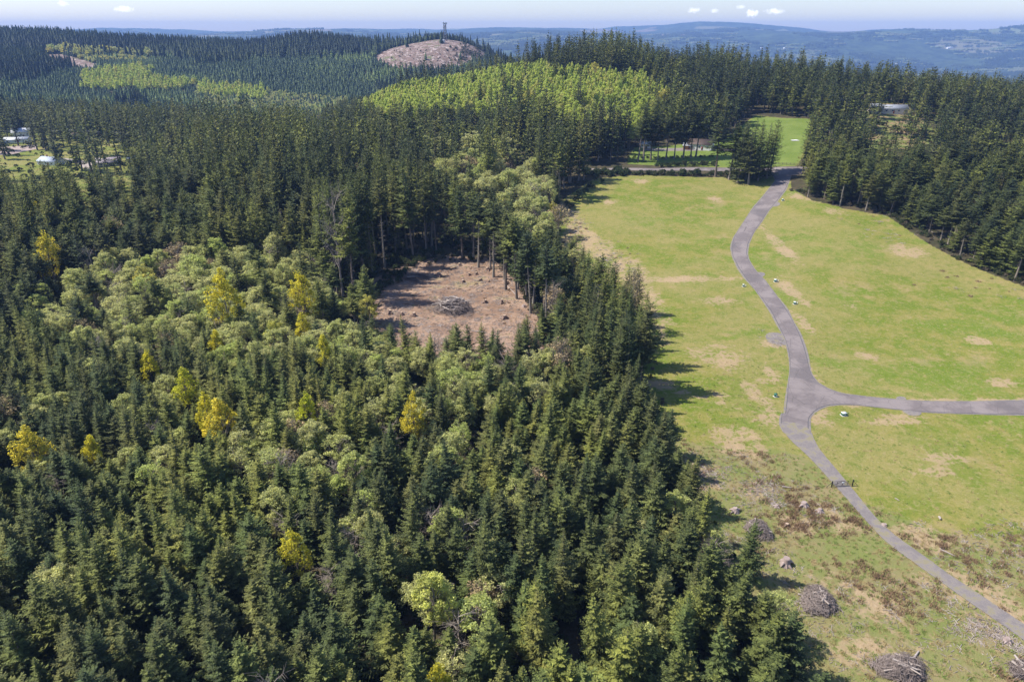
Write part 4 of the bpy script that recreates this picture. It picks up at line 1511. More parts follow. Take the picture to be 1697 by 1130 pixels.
# gazebo
g = ground(1417, 177)
e = empty('gazebo', tuple(g), .1, label='open timber gazebo with dark hipped roof on the ridge', cat='gazebo')
mb = MB()
mb.add([[-5, -3.4, 3], [5, -3.4, 3], [5, 3.4, 3], [-5, 3.4, 3], [-2, 0, 4.8], [2, 0, 4.8]], [[0, 1, 5, 4], [2, 3, 4, 5], [0, 3, 2, 1]])
mb.add([[-5, -3.4, 3], [5, -3.4, 3], [5, 3.4, 3], [-5, 3.4, 3], [-2, 0, 4.8], [2, 0, 4.8]], [[1, 2, 5], [3, 0, 4]])
part('roof', mb.mesh('roof', [R_BROWN]), e)
for sx in (-4.4, 0, 4.4):
    for sy in (-2.9, 2.9):
        mb = MB()
        mb.box((sx, sy, 1.2), (.25, .25, 3.6))
        part('post', mb.mesh('post', [BROWNW]), e)
mb = MB()
mb.box((0, 0, -.1), (10, 6.6, .5))
part('deck', mb.mesh('deck', [BROWNW]), e)

# distant buildings in the valley
for (u, v, w, lab) in ((1292, 84, 60, 'long white farm hall far down in the valley'), (1301, 82, 40, 'second white hall beside the long one in the valley'), (1574, 81, 60, 'single pale hall far off in the right of the valley'),
                       (1262, 82, 30, 'small pale barn left of the white valley halls'), (1484, 108, 30, 'tiny pale house among far valley trees')):
    house(u, v, w, w * .35, 9, 5, .2, WHITE, R_WHITE, lab, 'barn', 4, door=False)

# ------------------------------------------------------------------ fences, gate, boxes, tower, poles
STEEL = plain('dark_steel', (.035, .037, .042), .5, .2, metal=.4)
def pipe_gate():
    g = ground(1395, 806)
    e = empty('farm_gate', tuple(g), math.radians(6), label='dark steel tube gate closed across the gravel track', cat='gate')
    hw = 2.3
    for nm, x in (('post', -hw), ('post', hw)):
        mb = MB()
        mb.tube([[x, 0, -.4], [x, 0, 1.55]], .09, 8)
        part(nm, mb.mesh('post', [STEEL]), e)
    for sgn in (-1, 1):
        for z in (.25, .5, .78, 1.08, 1.38):
            mb = MB()
            mb.tube([[sgn * (hw - .1), 0, z], [sgn * .05, 0, z]], .035, 6)
            part('rail', mb.mesh('rail', [STEEL]), e)
        mb = MB()
        for x in (hw - .12, hw * .5, .06):
            mb.tube([[sgn * x, 0, .22], [sgn * x, 0, 1.4]], .035, 6)
        mb.tube([[sgn * (hw - .12), 0, .25], [sgn * .08, 0, 1.38]], .03, 6)
        part('brace', mb.mesh('brace', [STEEL]), e)
    mb = MB()
    mb.tube([[hw, 0, 1.3], [hw + 1.1, 0, 0]], .05, 6)
    mb.tube([[-hw, 0, 1.3], [-hw - 1.1, 0, 0]], .05, 6)
    part('stay', mb.mesh('stay', [STEEL]), e)
    mb = MB()
    mb.box((.05, -.06, 1.0), (.5, .03, .35))
    part('sign_plate', mb.mesh('sign_plate', [TRIM]), e)
pipe_gate()

GREENP = plain('green_box_paint', (.035, .14, .09), .45, .1)
for (u, v, w, d_, h_, wt, lab) in (
        (1285, 467, 1.3, 1.0, 1.0, True, 'green transformer box with white lid right of the lane, below its upper bend'),
        (1317, 504, 1.0, .9, .9, True, 'green utility box right of the lane, lower of the two below the bend'),
        (1232, 475, .8, .7, .9, True, 'small green utility box left of the lane by the dry path'),
        (1285, 657, .9, .8, .9, False, 'green utility box left of the lane just above the junction'),
        (1398, 688, 1.5, 1.1, .8, True, 'wide green transformer box below the side lane'),
        (1297, 333, 1.0, .9, 1.0, True, 'pale utility box right of the lane near its far end')):
    w, d_, h_ = w * .7, d_ * .7, h_ * .75
    g = ground(u, v)
    e = empty('utility_box', tuple(g), .2, label=lab, cat='utility box', group='green utility boxes beside the lane')
    mb = MB(); mb.box((0, 0, .0), (w + .4, d_ + .4, .16)); part('pad', mb.mesh('pad', [plain('pad_concrete', (.45, .43, .40))]), e)
    mb = MB(); mb.box((0, 0, .08 + h_ / 2), (w, d_, h_)); part('cabinet', mb.mesh('cabinet', [GREENP]), e)
    mb = MB(); mb.box((0, 0, .08 + h_ + .05), (w + .1, d_ + .1, .1)); part('lid', mb.mesh('lid', [TRIM if wt else GREENP]), e)
    mb = MB(); mb.box((w * .1, -d_ / 2 - .02, .08 + h_ * .55), (.3, .03, .3)); part('warning_plate', mb.mesh('warning_plate', [TRIM]), e)
    if wt:
        mb = MB(); mb.tube([[w / 2 + .7, .1, -.2], [w / 2 + .7, .1, .6]], .10, 6); part('pedestal', mb.mesh('pedestal', [TRIM if u != 1398 else GREENP]), e)

# pasture fence beside the cross road
def rail_fence(pa, pb, nposts, label, mat, hgt_=1.2, rails=3, r=.06):
    ga, gb = ground(*pa), ground(*pb)
    e = empty('rail_fence', tuple(ga), 0, label=label, cat='fence')
    pts_ = []
    for i in range(nposts):
        f = i / (nposts - 1)
        x, y = ga[0] + (gb[0] - ga[0]) * f, ga[1] + (gb[1] - ga[1]) * f
        z = hgt(x, y)[0]
        p = np.array([x, y, z]) - ga
        pts_.append(p)
        mb = MB(); mb.box(p + [0, 0, hgt_ / 2 - .1], (.14, .14, hgt_ + .3)); part('post', mb.mesh('post', [mat]), e)
    for i in range(nposts - 1):
        for q in range(rails):
            z = hgt_ * (q + .6) / rails
            mb = MB(); mb.tube([pts_[i] + [0, -.1, z], pts_[i + 1] + [0, -.1, z]], r, 4); part('rail', mb.mesh('rail', [mat]), e)
rail_fence((1272, 272), (1322, 274), 9, 'dark rail fence along the foot of the green pasture', plain('fence_wood', (.10, .085, .07)))

# tower on the clearcut hill
g = ground(738, 68, 1530)
top_s = float(ray(738, 38)[1])
TH_ = max(24.0, CAMZ + top_s * g[1] - g[2])
e = empty('lattice_tower', tuple(g), .3, label='grey lattice radio tower on top of the logged hill', cat='tower')
STG = plain('galvanised_steel', (.12, .125, .14), .6, .1)
for sx, sy in ((-1, -1), (1, -1), (1, 1), (-1, 1)):
    mb = MB(); mb.tube([[sx * 3, sy * 3, -1], [sx * 1.7, sy * 1.7, TH_]], .42, 4); part('leg', mb.mesh('leg', [STG]), e)
mb = MB()
for i in range(8):
    z0, z1 = TH_ * i / 8, TH_ * (i + 1) / 8
    r0, r1 = 3 - 1.3 * i / 8, 3 - 1.3 * (i + 1) / 8
    cs = [(-1, -1), (1, -1), (1, 1), (-1, 1)]
    for q in range(4):
        a_, b_ = cs[q], cs[(q + 1) % 4]
        mb.tube([[a_[0] * r0, a_[1] * r0, z0], [b_[0] * r1, b_[1] * r1, z1]], .22, 3)
        mb.tube([[b_[0] * r0, b_[1] * r0, z0], [a_[0] * r1, a_[1] * r1, z1]], .22, 3)
part('bracing', mb.mesh('bracing', [STG]), e)
for (px, py, pz) in ((-2.6, -1, TH_ - 1), (2.6, -1, TH_ - 1.5), (-2, 1, TH_ - 9)):
    mb = MB()
    mb.tube([[px, py, pz], [px, py - .9, pz]], [2.0, 2.1], 10)
    part('dish', mb.mesh('dish', [TRIM]), e)
house(733, 70, 9, 6, 3, 1.4, .2, WHITE, R_WHITE, 'small white equipment hut at the foot of the tower', 'hut', 1, ymax=1520)

# power poles and lines by the village
POLEW = plain('pole_wood', (.14, .11, .085), .9)
WIRE = plain('wire_metal', (.30, .31, .33), .5, .05)
poles = []
for (u, v, hp, lab) in ((-40, 236, 11, 'wooden power pole west of the white barn'), (128, 236, 11, 'wooden power pole between the tall village firs'), (262, 240, 11, 'wooden power pole at the firs beyond the village'), (424, 244, 11, 'wooden power pole standing in the dark forest')):
    g = ground(u, v)
    poles.append((g, hp))
    e = empty('power_pole', tuple(g), 0, label=lab, cat='power pole', group='power poles past the village')
    mb = MB(); mb.tube([[0, 0, -1], [0, 0, hp]], [.17, .11], 7); part('pole', mb.mesh('pole', [POLEW]), e)
    mb = MB(); mb.box((0, 0, hp - .7), (.12, 2.4, .14)); part('crossarm', mb.mesh('crossarm', [POLEW]), e)
    for q in (-1, 0, 1):
        mb = MB(); mb.tube([[0, q * 1.05, hp - .62], [0, q * 1.05, hp - .4]], .06, 5); part('insulator', mb.mesh('insulator', [TRIM]), e)
for i in range(len(poles) - 1):
    (ga, ha), (gb, hb) = poles[i], poles[i + 1]
    for q in (-1, 0, 1):
        a_, b_ = ga + [0, q * 1.05, ha - .4], gb + [0, q * 1.05, hb - .4]
        t_ = np.linspace(0, 1, 13)[:, None]
        line = a_ + (b_ - a_) * t_ + np.array([0, 0, -1.0]) * (t_ * (1 - t_) * 4 * 1.6)
        mb = MB(); mb.tube(line, .035, 3)
        o = bpy.data.objects.new('power_line', mb.mesh('power_line', [WIRE])); link(o)
        tag(o, f"{('near', 'middle', 'far')[q + 1]} wire of the span {('from the edge to the village firs', 'behind the village houses', 'over the dark forest')[i]}", 'power line', 'power lines past the village')

# ------------------------------------------------------------------ slash piles, stumps, logs
STICK = bark_mat('bleached_sticks', (.36, .30, .27), (.27, .22, .20))
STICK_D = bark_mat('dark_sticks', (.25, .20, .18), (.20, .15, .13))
LOGM = bark_mat('pale_log', (.46, .40, .36), (.38, .32, .28))
STUMPM = bark_mat('stump_wood', (.32, .22, .17), (.26, .19, .15))
CUTM = plain('cut_wood', (.50, .38, .27), .8, .2)
SILV = bark_mat('silver_stump_wood', (.42, .34, .31), (.36, .28, .25))


def slash_pile(u, v, ru, hpile, nst, label, mat, seed, logs=4, squash=.8, hole=False, elong=1.0):
    r = np.random.RandomState(seed)
    g = ground(u, v)
    R_ = abs(ground(u + ru * .92, v)[0] - g[0])
    hpile = hpile * .85
    p1_, p2_ = r.uniform(0, 6.28, 2)
    def lobe(a_):
        return 1 + .16 * math.sin(2 * a_ + p1_) + .12 * math.sin(3 * a_ + p2_) + .06 * math.sin(7 * a_)
    e = empty('slash_pile', tuple(g), 0, label=label, cat='slash pile', group='heaps of cut branches')
    # earthy core
    mb = MB()
    na, nr = 18, 5
    Vc = [[0, 0, hpile * .8]]
    for i in range(1, nr + 1):
        for j in range(na):
            a_ = j * 2 * math.pi / na
            rr = R_ * .8 * i / nr * r.uniform(.85, 1.12) * lobe(a_)
            Vc.append([rr * math.cos(a_), rr * math.sin(a_) * squash * elong, hpile * .8 * (1 - (i / nr) ** 1.8) * r.uniform(.8, 1.1) - (.3 if i == nr else 0)])
    Fc = [[0, 1 + j, 1 + (j + 1) % na] for j in range(na)]
    for i in range(nr - 1):
        for j in range(na):
            p0, p1 = 1 + i * na + j, 1 + i * na + (j + 1) % na
            Fc += [[p0, p0 + na, p1 + na], [p0, p1 + na, p1]]
    mb.add(Vc, Fc)
    part('debris_core', mb.mesh('debris_core', [plain('dark_debris', (.11, .088, .075), .95, .5, 4)]), e)
    mb = MB()
    for i in range(nst):
        a_ = r.uniform(0, 6.283)
        q = r.uniform(0, 1) ** .5
        q = q if r.rand() > .07 else q * 1.35
        rr = R_ * q * 1.05 * lobe(a_)
        z = hpile * max(0, 1 - q ** 1.8) * .85 + r.uniform(0, .45)
        c_ = np.array([rr * math.cos(a_), rr * math.sin(a_) * squash * elong, max(z, .05)])
        ln = r.uniform(.6, 2.6) * (.6 + hpile * .12)
        tg = r.normal() * .8
        d = np.array([-math.sin(a_), math.cos(a_), 0]) + tg * np.array([math.cos(a_), math.sin(a_), -q * .8]) + r.normal(size=3) * .3
        d /= np.linalg.norm(d)
        rad = r.uniform(.02, .06)
        p0, p1 = c_ - d * ln / 2, c_ + d * ln / 2
        p0[2], p1[2] = max(p0[2], 0), max(p1[2], 0)
        mb.tube([p0, p0 * .7 + p1 * .3 + r.uniform(-.3, .3, 3), p0 * .3 + p1 * .7 + r.uniform(-.3, .3, 3), p1], [rad, rad * .9, rad * .7, rad * .4], 3, cap=False)
    part('branches', mb.mesh('branches', [mat]), e)['kind'] = 'stuff'
    for i in range(logs):
        a_, q = r.uniform(0, 6.28), r.uniform(.1, .8)
        z = hpile * (1 - q ** 1.8) * .9 + .25
        c_ = np.array([R_ * q * math.cos(a_), R_ * q * math.sin(a_) * squash, z])
        d = np.array([-math.sin(a_), math.cos(a_), 0]) + r.normal(size=3) * [.7, .7, .12]; d /= np.linalg.norm(d)
        ln = r.uniform(2.0, R_ * .5 + 2)
        rad = r.uniform(.10, .2)
        mb = MB(); mb.tube([c_ - d * ln / 2, c_, c_ + d * ln / 2], [rad, rad, rad * .7], 6)
        part('log', mb.mesh('log', [LOGM]), e)
    return e


slash_pile(751, 514, 36, 5.6, 800, 'big round heap of grey slash in the middle of the bare clearing', STICK, 1, 60, .95)
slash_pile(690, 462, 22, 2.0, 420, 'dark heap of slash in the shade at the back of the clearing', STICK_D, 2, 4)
slash_pile(1256, 880, 19, 2.2, 900, 'grey heap of thin branches at the wood edge, upper of three in the rough meadow', STICK, 3, 3, 1.15)
slash_pile(1355, 998, 28, 2.2, 1500, 'wide grey heap of branches below the splayed stump', STICK, 4, 5, 1.1)
slash_pile(1492, 1110, 37, 2.2, 1900, 'large heap of branches with pale logs near the bottom edge', STICK, 5, 8, .8)
slash_pile(1690, 1112, 18, 1.8, 400, 'heap of branches cut by the right edge below the gravel track', STICK, 6, 4)


def stump(u, v, size, label, mat, seed, splay=5, tall=1.0):
    r = np.random.RandomState(seed)
    g = ground(u, v)
    e = empty('tree_stump', tuple(g), r.uniform(0, 6), label=label, cat='stump', group='stumps left after logging')
    mb = MB()
    lean = r.uniform(-.2, .2, 2)
    h = size * .9 * tall
    pts_ = [[0, 0, -.3], [lean[0] * .3, lean[1] * .3, h * .4], [lean[0] * size, lean[1] * size, h]]
    mb.tube(pts_, [size * .78, size * .52, size * .40], 9)
    part('bole', mb.mesh('bole', [mat]), e)
    for q in range(splay):
        a_ = q * 6.283 / splay + r.uniform(-.4, .4)
        ln = size * r.uniform(.55, 1.15)
        up = r.uniform(-.1, .35)
        mb = MB()
        d = np.array([math.cos(a_), math.sin(a_), 0])
        mb.tube([d * size * .2 + [0, 0, h * .4], d * ln * .6 + [0, 0, h * (.22 + up)], d * ln + [0, 0, up * size * .6]], [size * .28, size * .20, size * .06], 5)
        part('root', mb.mesh('root', [mat]), e)
    mb = MB()
    mb.tube([[lean[0] * size, lean[1] * size, h - .01], [lean[0] * size, lean[1] * size, h + .03]], size * .33, 9)
    part('cut_face', mb.mesh('cut_face', [CUTM if mat is STUMPM else mat]), e)


ST = [(1301, 935, 1.45, 9, 1.15, SILV, 'big splayed grey stump torn open beside the fir shadow'), (1150, 778, 1.3, 6, 1.1, STUMPM, 'reddish upright stump at the wood edge on bare soil'),
      (1219, 848, 1.2, 7, .8, SILV, 'pale sprawling root stump just above the upper slash heap'), (1163, 788, .9, 5, .7, STUMPM, 'low reddish stump below the upright one at the wood edge'),
      (1333, 838, 1.3, 6, .7, SILV, 'grey stump in the bramble patch near the gate'), (1359, 848, 1.0, 6, .7, SILV, 'smaller grey stump right of the one in the bramble patch'),
      (1304, 870, .8, 5, .7, STUMPM, 'stump in brown brush right of the upper slash heap'), (1669, 1062, 1.0, 6, .7, SILV, 'pale low stump near the track at the bottom right'),
      (1287, 840, .8, 6, .6, SILV, 'pale broken stump between the slash heap and the bramble patch'), (1465, 871, .8, 5, .6, SILV, 'small stump by the left verge of the gravel track'),
      (645, 520, 1.1, 6, 1.0, STUMPM, 'dark stump left of the pair on the near side of the clearing'), (667, 522, .8, 6, 1.0, STUMPM, 'brown stump at the left rim of the clearing'),
      (686, 524, 1.0, 6, 1.1, STUMPM, 'brown stump between the clearing rim and the round slash pile'), (803, 502, .9, 6, 1.1, STUMPM, 'brown stump just right of the round slash pile'),
      (831, 503, .8, 5, 1.5, STUMPM, 'upright stump second to the right of the round slash pile'), (836, 528, 1.1, 6, 1.0, STUMPM, 'wide stump on the near right side of the clearing'),
      (727, 458, 1.3, 6, .9, STUMPM, 'orange-brown stump beside the dark heap at the back'), (767, 468, .9, 6, .9, STUMPM, 'stump above the round slash pile'),
      (777, 456, .8, 5, .9, STUMPM, 'small stump in the upper middle of the clearing'), (789, 455, .9, 5, .9, STUMPM, 'stump beside the small one in the upper middle'),
      (796, 465, .9, 6, .8, STUMPM, 'stump below the upper middle pair in the clearing'), (808, 448, 1.1, 6, .9, STUMPM, 'stump at the sunny back corner of the clearing'),
      (762, 440, .9, 5, .9, STUMPM, 'shaded stump at the back edge of the clearing'), (840, 470, 1.1, 6, .7, STUMPM, 'dark stump by the right hand row of bare trunks'),
      (810, 467, .6, 5, .8, STUMPM, 'little stump between the upper stumps and the trunk row'), (868, 508, .9, 6, .6, SILV, 'grey stump near the right tip of the clearing')]
for i, (u, v, s_, sp, tl, mt, lab) in enumerate(ST):
    stump(u, v, s_ * (1.35 if u < 900 else 1.0), lab, mt, 900 + i, sp, tl)


def log(u0, v0, u1, v1, r0, label, mat=LOGM):
    a_, b_ = ground(u0, v0), ground(u1, v1)
    m_ = (a_ + b_) / 2
    m_[2] = hgt(m_[0], m_[1])[0]
    mb = MB()
    mb.tube([a_ - m_ + [0, 0, r0], [0, 0, r0 * 1.3], b_ - m_ + [0, 0, r0]], [r0, r0 * .9, r0 * .6], 6)
    o = bpy.data.objects.new('fallen_log', mb.mesh('fallen_log', [mat]))
    o.location = m_
    link(o)
    tag(o, label, 'log', 'loose logs on the ground')


for (a_, b_, c_, d_, r_, lab) in (
        (838, 472, 862, 496, .16, 'long thin pale log lying at the right of the clearing'), (688, 448, 706, 466, .18, 'bent pale log sticking out of the dark heap'),
        (1296, 807, 1312, 809, .14, 'short pale log in the meadow left of the gate'), (1560, 912, 1582, 922, .14, 'thin pale pole lying right of the gravel track'),
        (1322, 985, 1338, 990, .16, 'pale log on the left side of the wide slash heap'), (1508, 1100, 1522, 1080, .2, 'pale log standing out of the largest slash heap'),
        (996, 428, 1008, 434, .2, 'white log beside the upper meadow edge'), (1556, 858, 1558, 862, .25, 'upright pale snag stub in the right meadow'),
        (1483, 826, 1490, 830, .12, 'pale stick on the green meadow right of the gate'), (690, 526, 712, 532, .12, 'thin pale pole near the brown stump in the clearing'),
        (780, 548, 806, 552, .14, 'pale pole at the near edge of the clearing'), (800, 566, 822, 556, .1, 'thin stick at the near right of the clearing'),
        (1610, 420, 1622, 404, .16, 'bare snag leaning at the right forest edge')):
    log(a_, b_, c_, d_, r_, lab)

# white tarp in the pasture
g = ground(1318, 233)
mb = MB()
na = 9
Vt = [[(i - 1) * 2.4 + random.uniform(-.3, .3), (j - 1) * 1.4 + random.uniform(-.3, .3), .15 + (.35 if i == 1 and j == 1 else 0)] for j in range(3) for i in range(3)]
mb.add(Vt, [[0, 1, 4, 3], [1, 2, 5, 4], [3, 4, 7, 6], [4, 5, 8, 7]])
o = bpy.data.objects.new('tarpaulin', mb.mesh('tarpaulin', [TRIM])); o.location = g; link(o)
tag(o, 'crumpled white tarpaulin lying on the green pasture', 'tarpaulin')

# ------------------------------------------------------------------ trees: singled out
GRP_C = 'dark firs of the plantation'
GRP_D = 'pale alders in the wood'
order = np.where(single)[0]
for i in order:
    if typ[i] == 0:
        place_tree('fir_tree', kind[i], (X[i], Y[i], GZ[i] - .1), rz[i], wd[i], sz[i], LAB[i], 'fir tree', GRP_C)
    else:
        place_tree('alder_tree' if typ[i] in (1, 2) else 'bare_tree', kind[i], (X[i], Y[i], GZ[i] - .1), rz[i], wd[i], sz[i], LAB[i], 'alder tree' if typ[i] in (1, 2) else 'tree', GRP_D if typ[i] in (1, 2) else None)
for i, (x, y, z, ht, kd, lab) in enumerate(SP_):
    key = CON_POLE[i % 3] if kd == 'P' else (CON_HIGH if kd == 'H' else CON_NEAR)[i % 4]
    s_ = ht / K[key].H
    place_tree('fir_tree', key, (x, y, z - .1), i * 1.3, s_ * ((1.6 if 1160 < SINGLE[i][0] < 1290 else 1.3) if kd == 'H' else 1.25), s_, lab, 'fir tree', GRP_C)
for i, (x, y, z, ht, ch, kd, lab) in enumerate(YP):
    if kd == 'L':
        key = LIME[0]
    elif kd == 'G':
        key = GOLD[i % 2]
    else:
        key = YEL[i % 4]
    s_ = ht / K[key].H
    w_ = {'L': 1.2, 'G': 1.0, 'Y': 1.15}[kd]
    if lab.startswith(('broad', 'wide', 'golden')):
        w_ *= 1.25
    place_tree('maple_tree', key, (x, y, z - .1), i * 2.1, s_ * w_ * .92, s_, lab, 'maple tree', 'yellow maples')

# ---- and the rest as masses
rest = ~single
FK = CON_NEAR + CON_HIGH + CON_POLE + CON_MID + CON_FAR + CON_YOUNG
DK = SAGE + LIME + GOLD + SAGE_F + LIME_F + BARE
for nm, m, keys, lab in (('conifer_forest', rest & con, FK, 'dense dark conifer forest covering hills and far slopes'), ('deciduous_woods', rest & dec, DK, 'pale and lime-green deciduous woods on the slopes')):
    idx = np.where(m)[0]
    look = {kk: q for q, kk in enumerate(keys)}
    scatter(nm, keys, np.column_stack([X[idx], Y[idx], GZ[idx] - .1]), [look[kind[i]] for i in idx], rz[idx], np.column_stack([wd[idx], wd[idx], sz[idx]]), lab)

# distant valley woods: small groves of far trees
def grove(seed, conif):
    r = np.random.RandomState(seed)
    mb = MB()
    for i in range(26):
        x, y = r.uniform(-30, 30, 2)
        if conif:
            h, w = r.uniform(18, 32), r.uniform(4.5, 7)
            a_ = np.arange(5) * 1.2566 + r.uniform(0, 6)
            ring = np.column_stack([x + w * np.cos(a_) * r.uniform(.7, 1.2, 5), y + w * np.sin(a_) * r.uniform(.7, 1.2, 5), r.uniform(-2, 5, 5)])
            mb.add(np.concatenate([ring, [[x, y, h]]]), [[q, (q + 1) % 5, 5] for q in range(5)])
        else:
            h, w = r.uniform(10, 17), r.uniform(6, 9)
            a_ = np.arange(6) * 1.047
            r1 = np.column_stack([x + w * np.cos(a_), y + w * np.sin(a_), np.full(6, h * .45) + r.uniform(-2, 2, 6)])
            r0 = np.column_stack([x + w * .7 * np.cos(a_), y + w * .7 * np.sin(a_), np.full(6, -2.)])
            mb.add(np.concatenate([r0, r1, [[x + r.uniform(-1, 1), y, h]]]), [[q, (q + 1) % 6, 6 + (q + 1) % 6] for q in range(6)] + [[q, 6 + (q + 1) % 6, 6 + q] for q in range(6)] + [[6 + q, 6 + (q + 1) % 6, 12] for q in range(6)])
    o = bpy.data.objects.new('grove', mb.mesh('grove', [M['firfar'] if conif else M['sage']]))
    return o
gp = []
for (y0, y1, sp) in ((2200, 3600, 50), (3600, 6500, 75), (6500, 10000, 130)):
    y = y0
    while y < y1:
        w = .78 * y
        xs = np.arange(-w, w, sp)
        gp.append(np.column_stack([xs + RS.uniform(-.45, .45, len(xs)) * sp, y + RS.uniform(-.45, .45, len(xs)) * sp, np.full(len(xs), sp / 55)]))
        y += sp
gp = np.concatenate(gp)
gzz = hgt(gp[:, 0], gp[:, 1])
f1 = fbm(gp[:, 0] / 420, gp[:, 1] / 620, 55, 4)
pu_, pv_, _ = project(gp[:, 0], gp[:, 1], gzz)
ok = (f1 > .44) & (pu_ > -60) & (pu_ < W0 + 60) & ((gp[:, 0] / gp[:, 1]) > -.8)
pick = np.where((fbm(gp[:, 0] / 260, gp[:, 1] / 400, 66, 3) + RS.uniform(-.12, .12, len(gp))) > .56, 2, 0) + RS.randint(0, 2, len(gp))
s_ = .8 + .35 * gp[:, 2]
scatter('valley_woods', [grove(1, True), grove(2, True), grove(3, False), grove(4, False)], np.column_stack([gp[ok, :2], gzz[ok]]), pick[ok], RS.uniform(0, 6.28, ok.sum()),
        np.column_stack([s_[ok] * 1.1, s_[ok] * 1.1, np.ones(ok.sum()) * .8]), 'far wooded valley and hills fading blue')
print('groves', int(ok.sum()))

# ------------------------------------------------------------------ hedge, shrubs, brush, tufts
def bush_mesh(seed, R_, h, nl, size, leaf):
    V, F, _ = broadleaf(seed, h, R_, .5, .5, 16, nl, size, .1, .5)
    V[:, 2] = np.maximum(V[:, 2], 0)
    return bpy.data.objects.new('bush', mk_mesh('bush', V, np.concatenate([F[:, [0, 1, 2]], F[:, [0, 2, 3]]]), [leaf]))
bushes = [bush_mesh(800, 1.6, 2.6, 40, .18, M['shrub']), bush_mesh(801, 1.9, 2.0, 40, .2, M['shrub']), bush_mesh(802, 1.5, 2.2, 40, .17, M['olive']), bush_mesh(803, 1.5, 1.6, 34, .16, M['bronze'])]
hp = []
def line_pts(pa, pb, nn, jit, **k):
    ga, gb = ground(*pa), ground(*pb)
    for i in range(nn):
        f = (i + RS.uniform(-.4, .4)) / nn
        x, y = ga[0] + (gb[0] - ga[0]) * f + RS.normal() * jit, ga[1] + (gb[1] - ga[1]) * f + RS.normal() * jit
        hp.append((x, y, k.get('s', 1) * RS.uniform(.6, 1.25), k.get('pick', [0, 1, 2])[RS.randint(len(k.get('pick', [0, 1, 2])))]))
line_pts((1030, 290), (1180, 290), 26, 1.6, s=1.3)
line_pts((1030, 290), (1180, 290), 50, 1.6, s=.6, pick=[1, 2, 3])
line_pts((1180, 290), (1270, 288), 40, 1.3, s=.9)
line_pts((960, 290), (1040, 288), 40, 2.0, s=1.4)
line_pts((1090, 276), (1185, 274), 24, 1.2, s=1.1, pick=[0, 1])
line_pts((1040, 262), (1185, 260), 36, .6, s=.55, pick=[0])
line_pts((1320, 318), (1470, 354), 60, 1.6, s=.8, pick=[0, 2, 3, 3])
line_pts((1470, 354), (1600, 430), 60, 1.6, s=.7, pick=[0, 2, 3])
line_pts((1600, 430), (1697, 470), 40, 1.5, s=.8, pick=[0, 2, 3])
line_pts((940, 345), (1000, 292), 24, 1.6, s=.9, pick=[0, 2])
line_pts((918, 350), (940, 458), 50, 2.0, s=.45, pick=[0, 2, 3, 3])
line_pts((940, 458), (1040, 560), 60, 2.0, s=.45, pick=[0, 2, 3, 3])
line_pts((1060, 600), (1090, 720), 26, 2.0, s=.7, pick=[0, 3])
line_pts((1170, 880), (1300, 1129), 30, 1.5, s=.5, pick=[0, 2])
line_pts((600, 500), (690, 432), 40, 2.0, s=1.0, pick=[0, 1, 2])
line_pts((690, 430), (830, 428), 30, 2.0, s=.8, pick=[0, 2, 3])
line_pts((860, 465), (920, 560), 30, 1.5, s=.6, pick=[2, 3])
line_pts((1340, 170), (1430, 176), 26, 3, s=1.2, pick=[0, 2])
line_pts((1360, 196), (1390, 200), 12, 3, s=1.0, pick=[0, 3])
line_pts((1430, 200), (1560, 240), 50, 7, s=1.0, pick=[0, 2, 3])
for i in range(150):
    g = ground(min(RS.normal(785, 18), 812), RS.uniform(74, 112), 1540)
    hp.append((g[0], g[1], RS.uniform(1.0, 2.6), RS.choice([0, 2, 3, 3])))
for i in range(60):
    g = ground(RS.uniform(640, 790), RS.uniform(82, 112), 1540)
    hp.append((g[0], g[1], RS.uniform(.5, 1.4), RS.choice([0, 3, 3])))
for i in range(160):
    g = ground(RS.uniform(-20, 235), RS.uniform(228, 300))
    hp.append((g[0], g[1], RS.uniform(.6, 1.8), RS.randint(0, 3)))
gq = np.column_stack([RS.uniform(-150, 70, 5200), RS.uniform(48, 300, 5200)])
gq = gq[(~inpoly(gq[:, 0], gq[:, 1], field_w)) & (~inpoly(gq[:, 0], gq[:, 1], clear_w)) & (np.abs(gq[:, 0]) < gq[:, 1] * .9 + 10)]
for a_, b_ in gq:
    hp.append((a_, b_, RS.uniform(.5, 1.3), RS.choice([0, 1, 2, 3], p=[.3, .3, .15, .25])))
hp = np.array(hp)
scatter('undergrowth', bushes, np.column_stack([hp[:, :2], hgt(hp[:, 0], hp[:, 1]) - .1]), hp[:, 3].astype(int), RS.uniform(0, 6, len(hp)), np.column_stack([hp[:, 2]] * 3), 'green and brown brush along the forest and meadow edges')

def tuft(seed, col_m, n_=26, h=.28, spread=.3, w=.03):
    r = np.random.RandomState(seed)
    V, F = [], []
    for i in range(n_):
        x, y = r.normal(size=2) * spread * .5
        d = r.normal(size=2) * .16
        hh_ = h * r.uniform(.5, 1.2)
        a_ = r.uniform(0, 3.14)
        V += [[x - w * math.cos(a_), y - w * math.sin(a_), 0], [x + w * math.cos(a_), y + w * math.sin(a_), 0], [x + d[0], y + d[1], hh_]]
        F.append([3 * i, 3 * i + 1, 3 * i + 2])
    return bpy.data.objects.new('tuft', mk_mesh('tuft', V, F, [col_m]))
def chips(seed, mat, n_=9):
    r = np.random.RandomState(seed)
    mb = MB()
    for i in range(n_):
        c_ = np.append(r.normal(size=2) * .6, .06)
        a_ = r.uniform(0, 3.14)
        ln = r.uniform(.2, 1.0)
        d = np.array([math.cos(a_), math.sin(a_), r.uniform(-.1, .2)]) * ln / 2
        mb.tube([c_ - d, c_ + d], [r.uniform(.03, .09), .03], 4)
    return bpy.data.objects.new('chips', mb.mesh('chips', [mat]))
TG = plain('tuft_green', (.19, .25, .06), .9, .3)
TD = plain('tuft_dry', (.36, .28, .13), .9, .3)
BR = plain('dead_bracken', (.23, .15, .09), .9, .35)
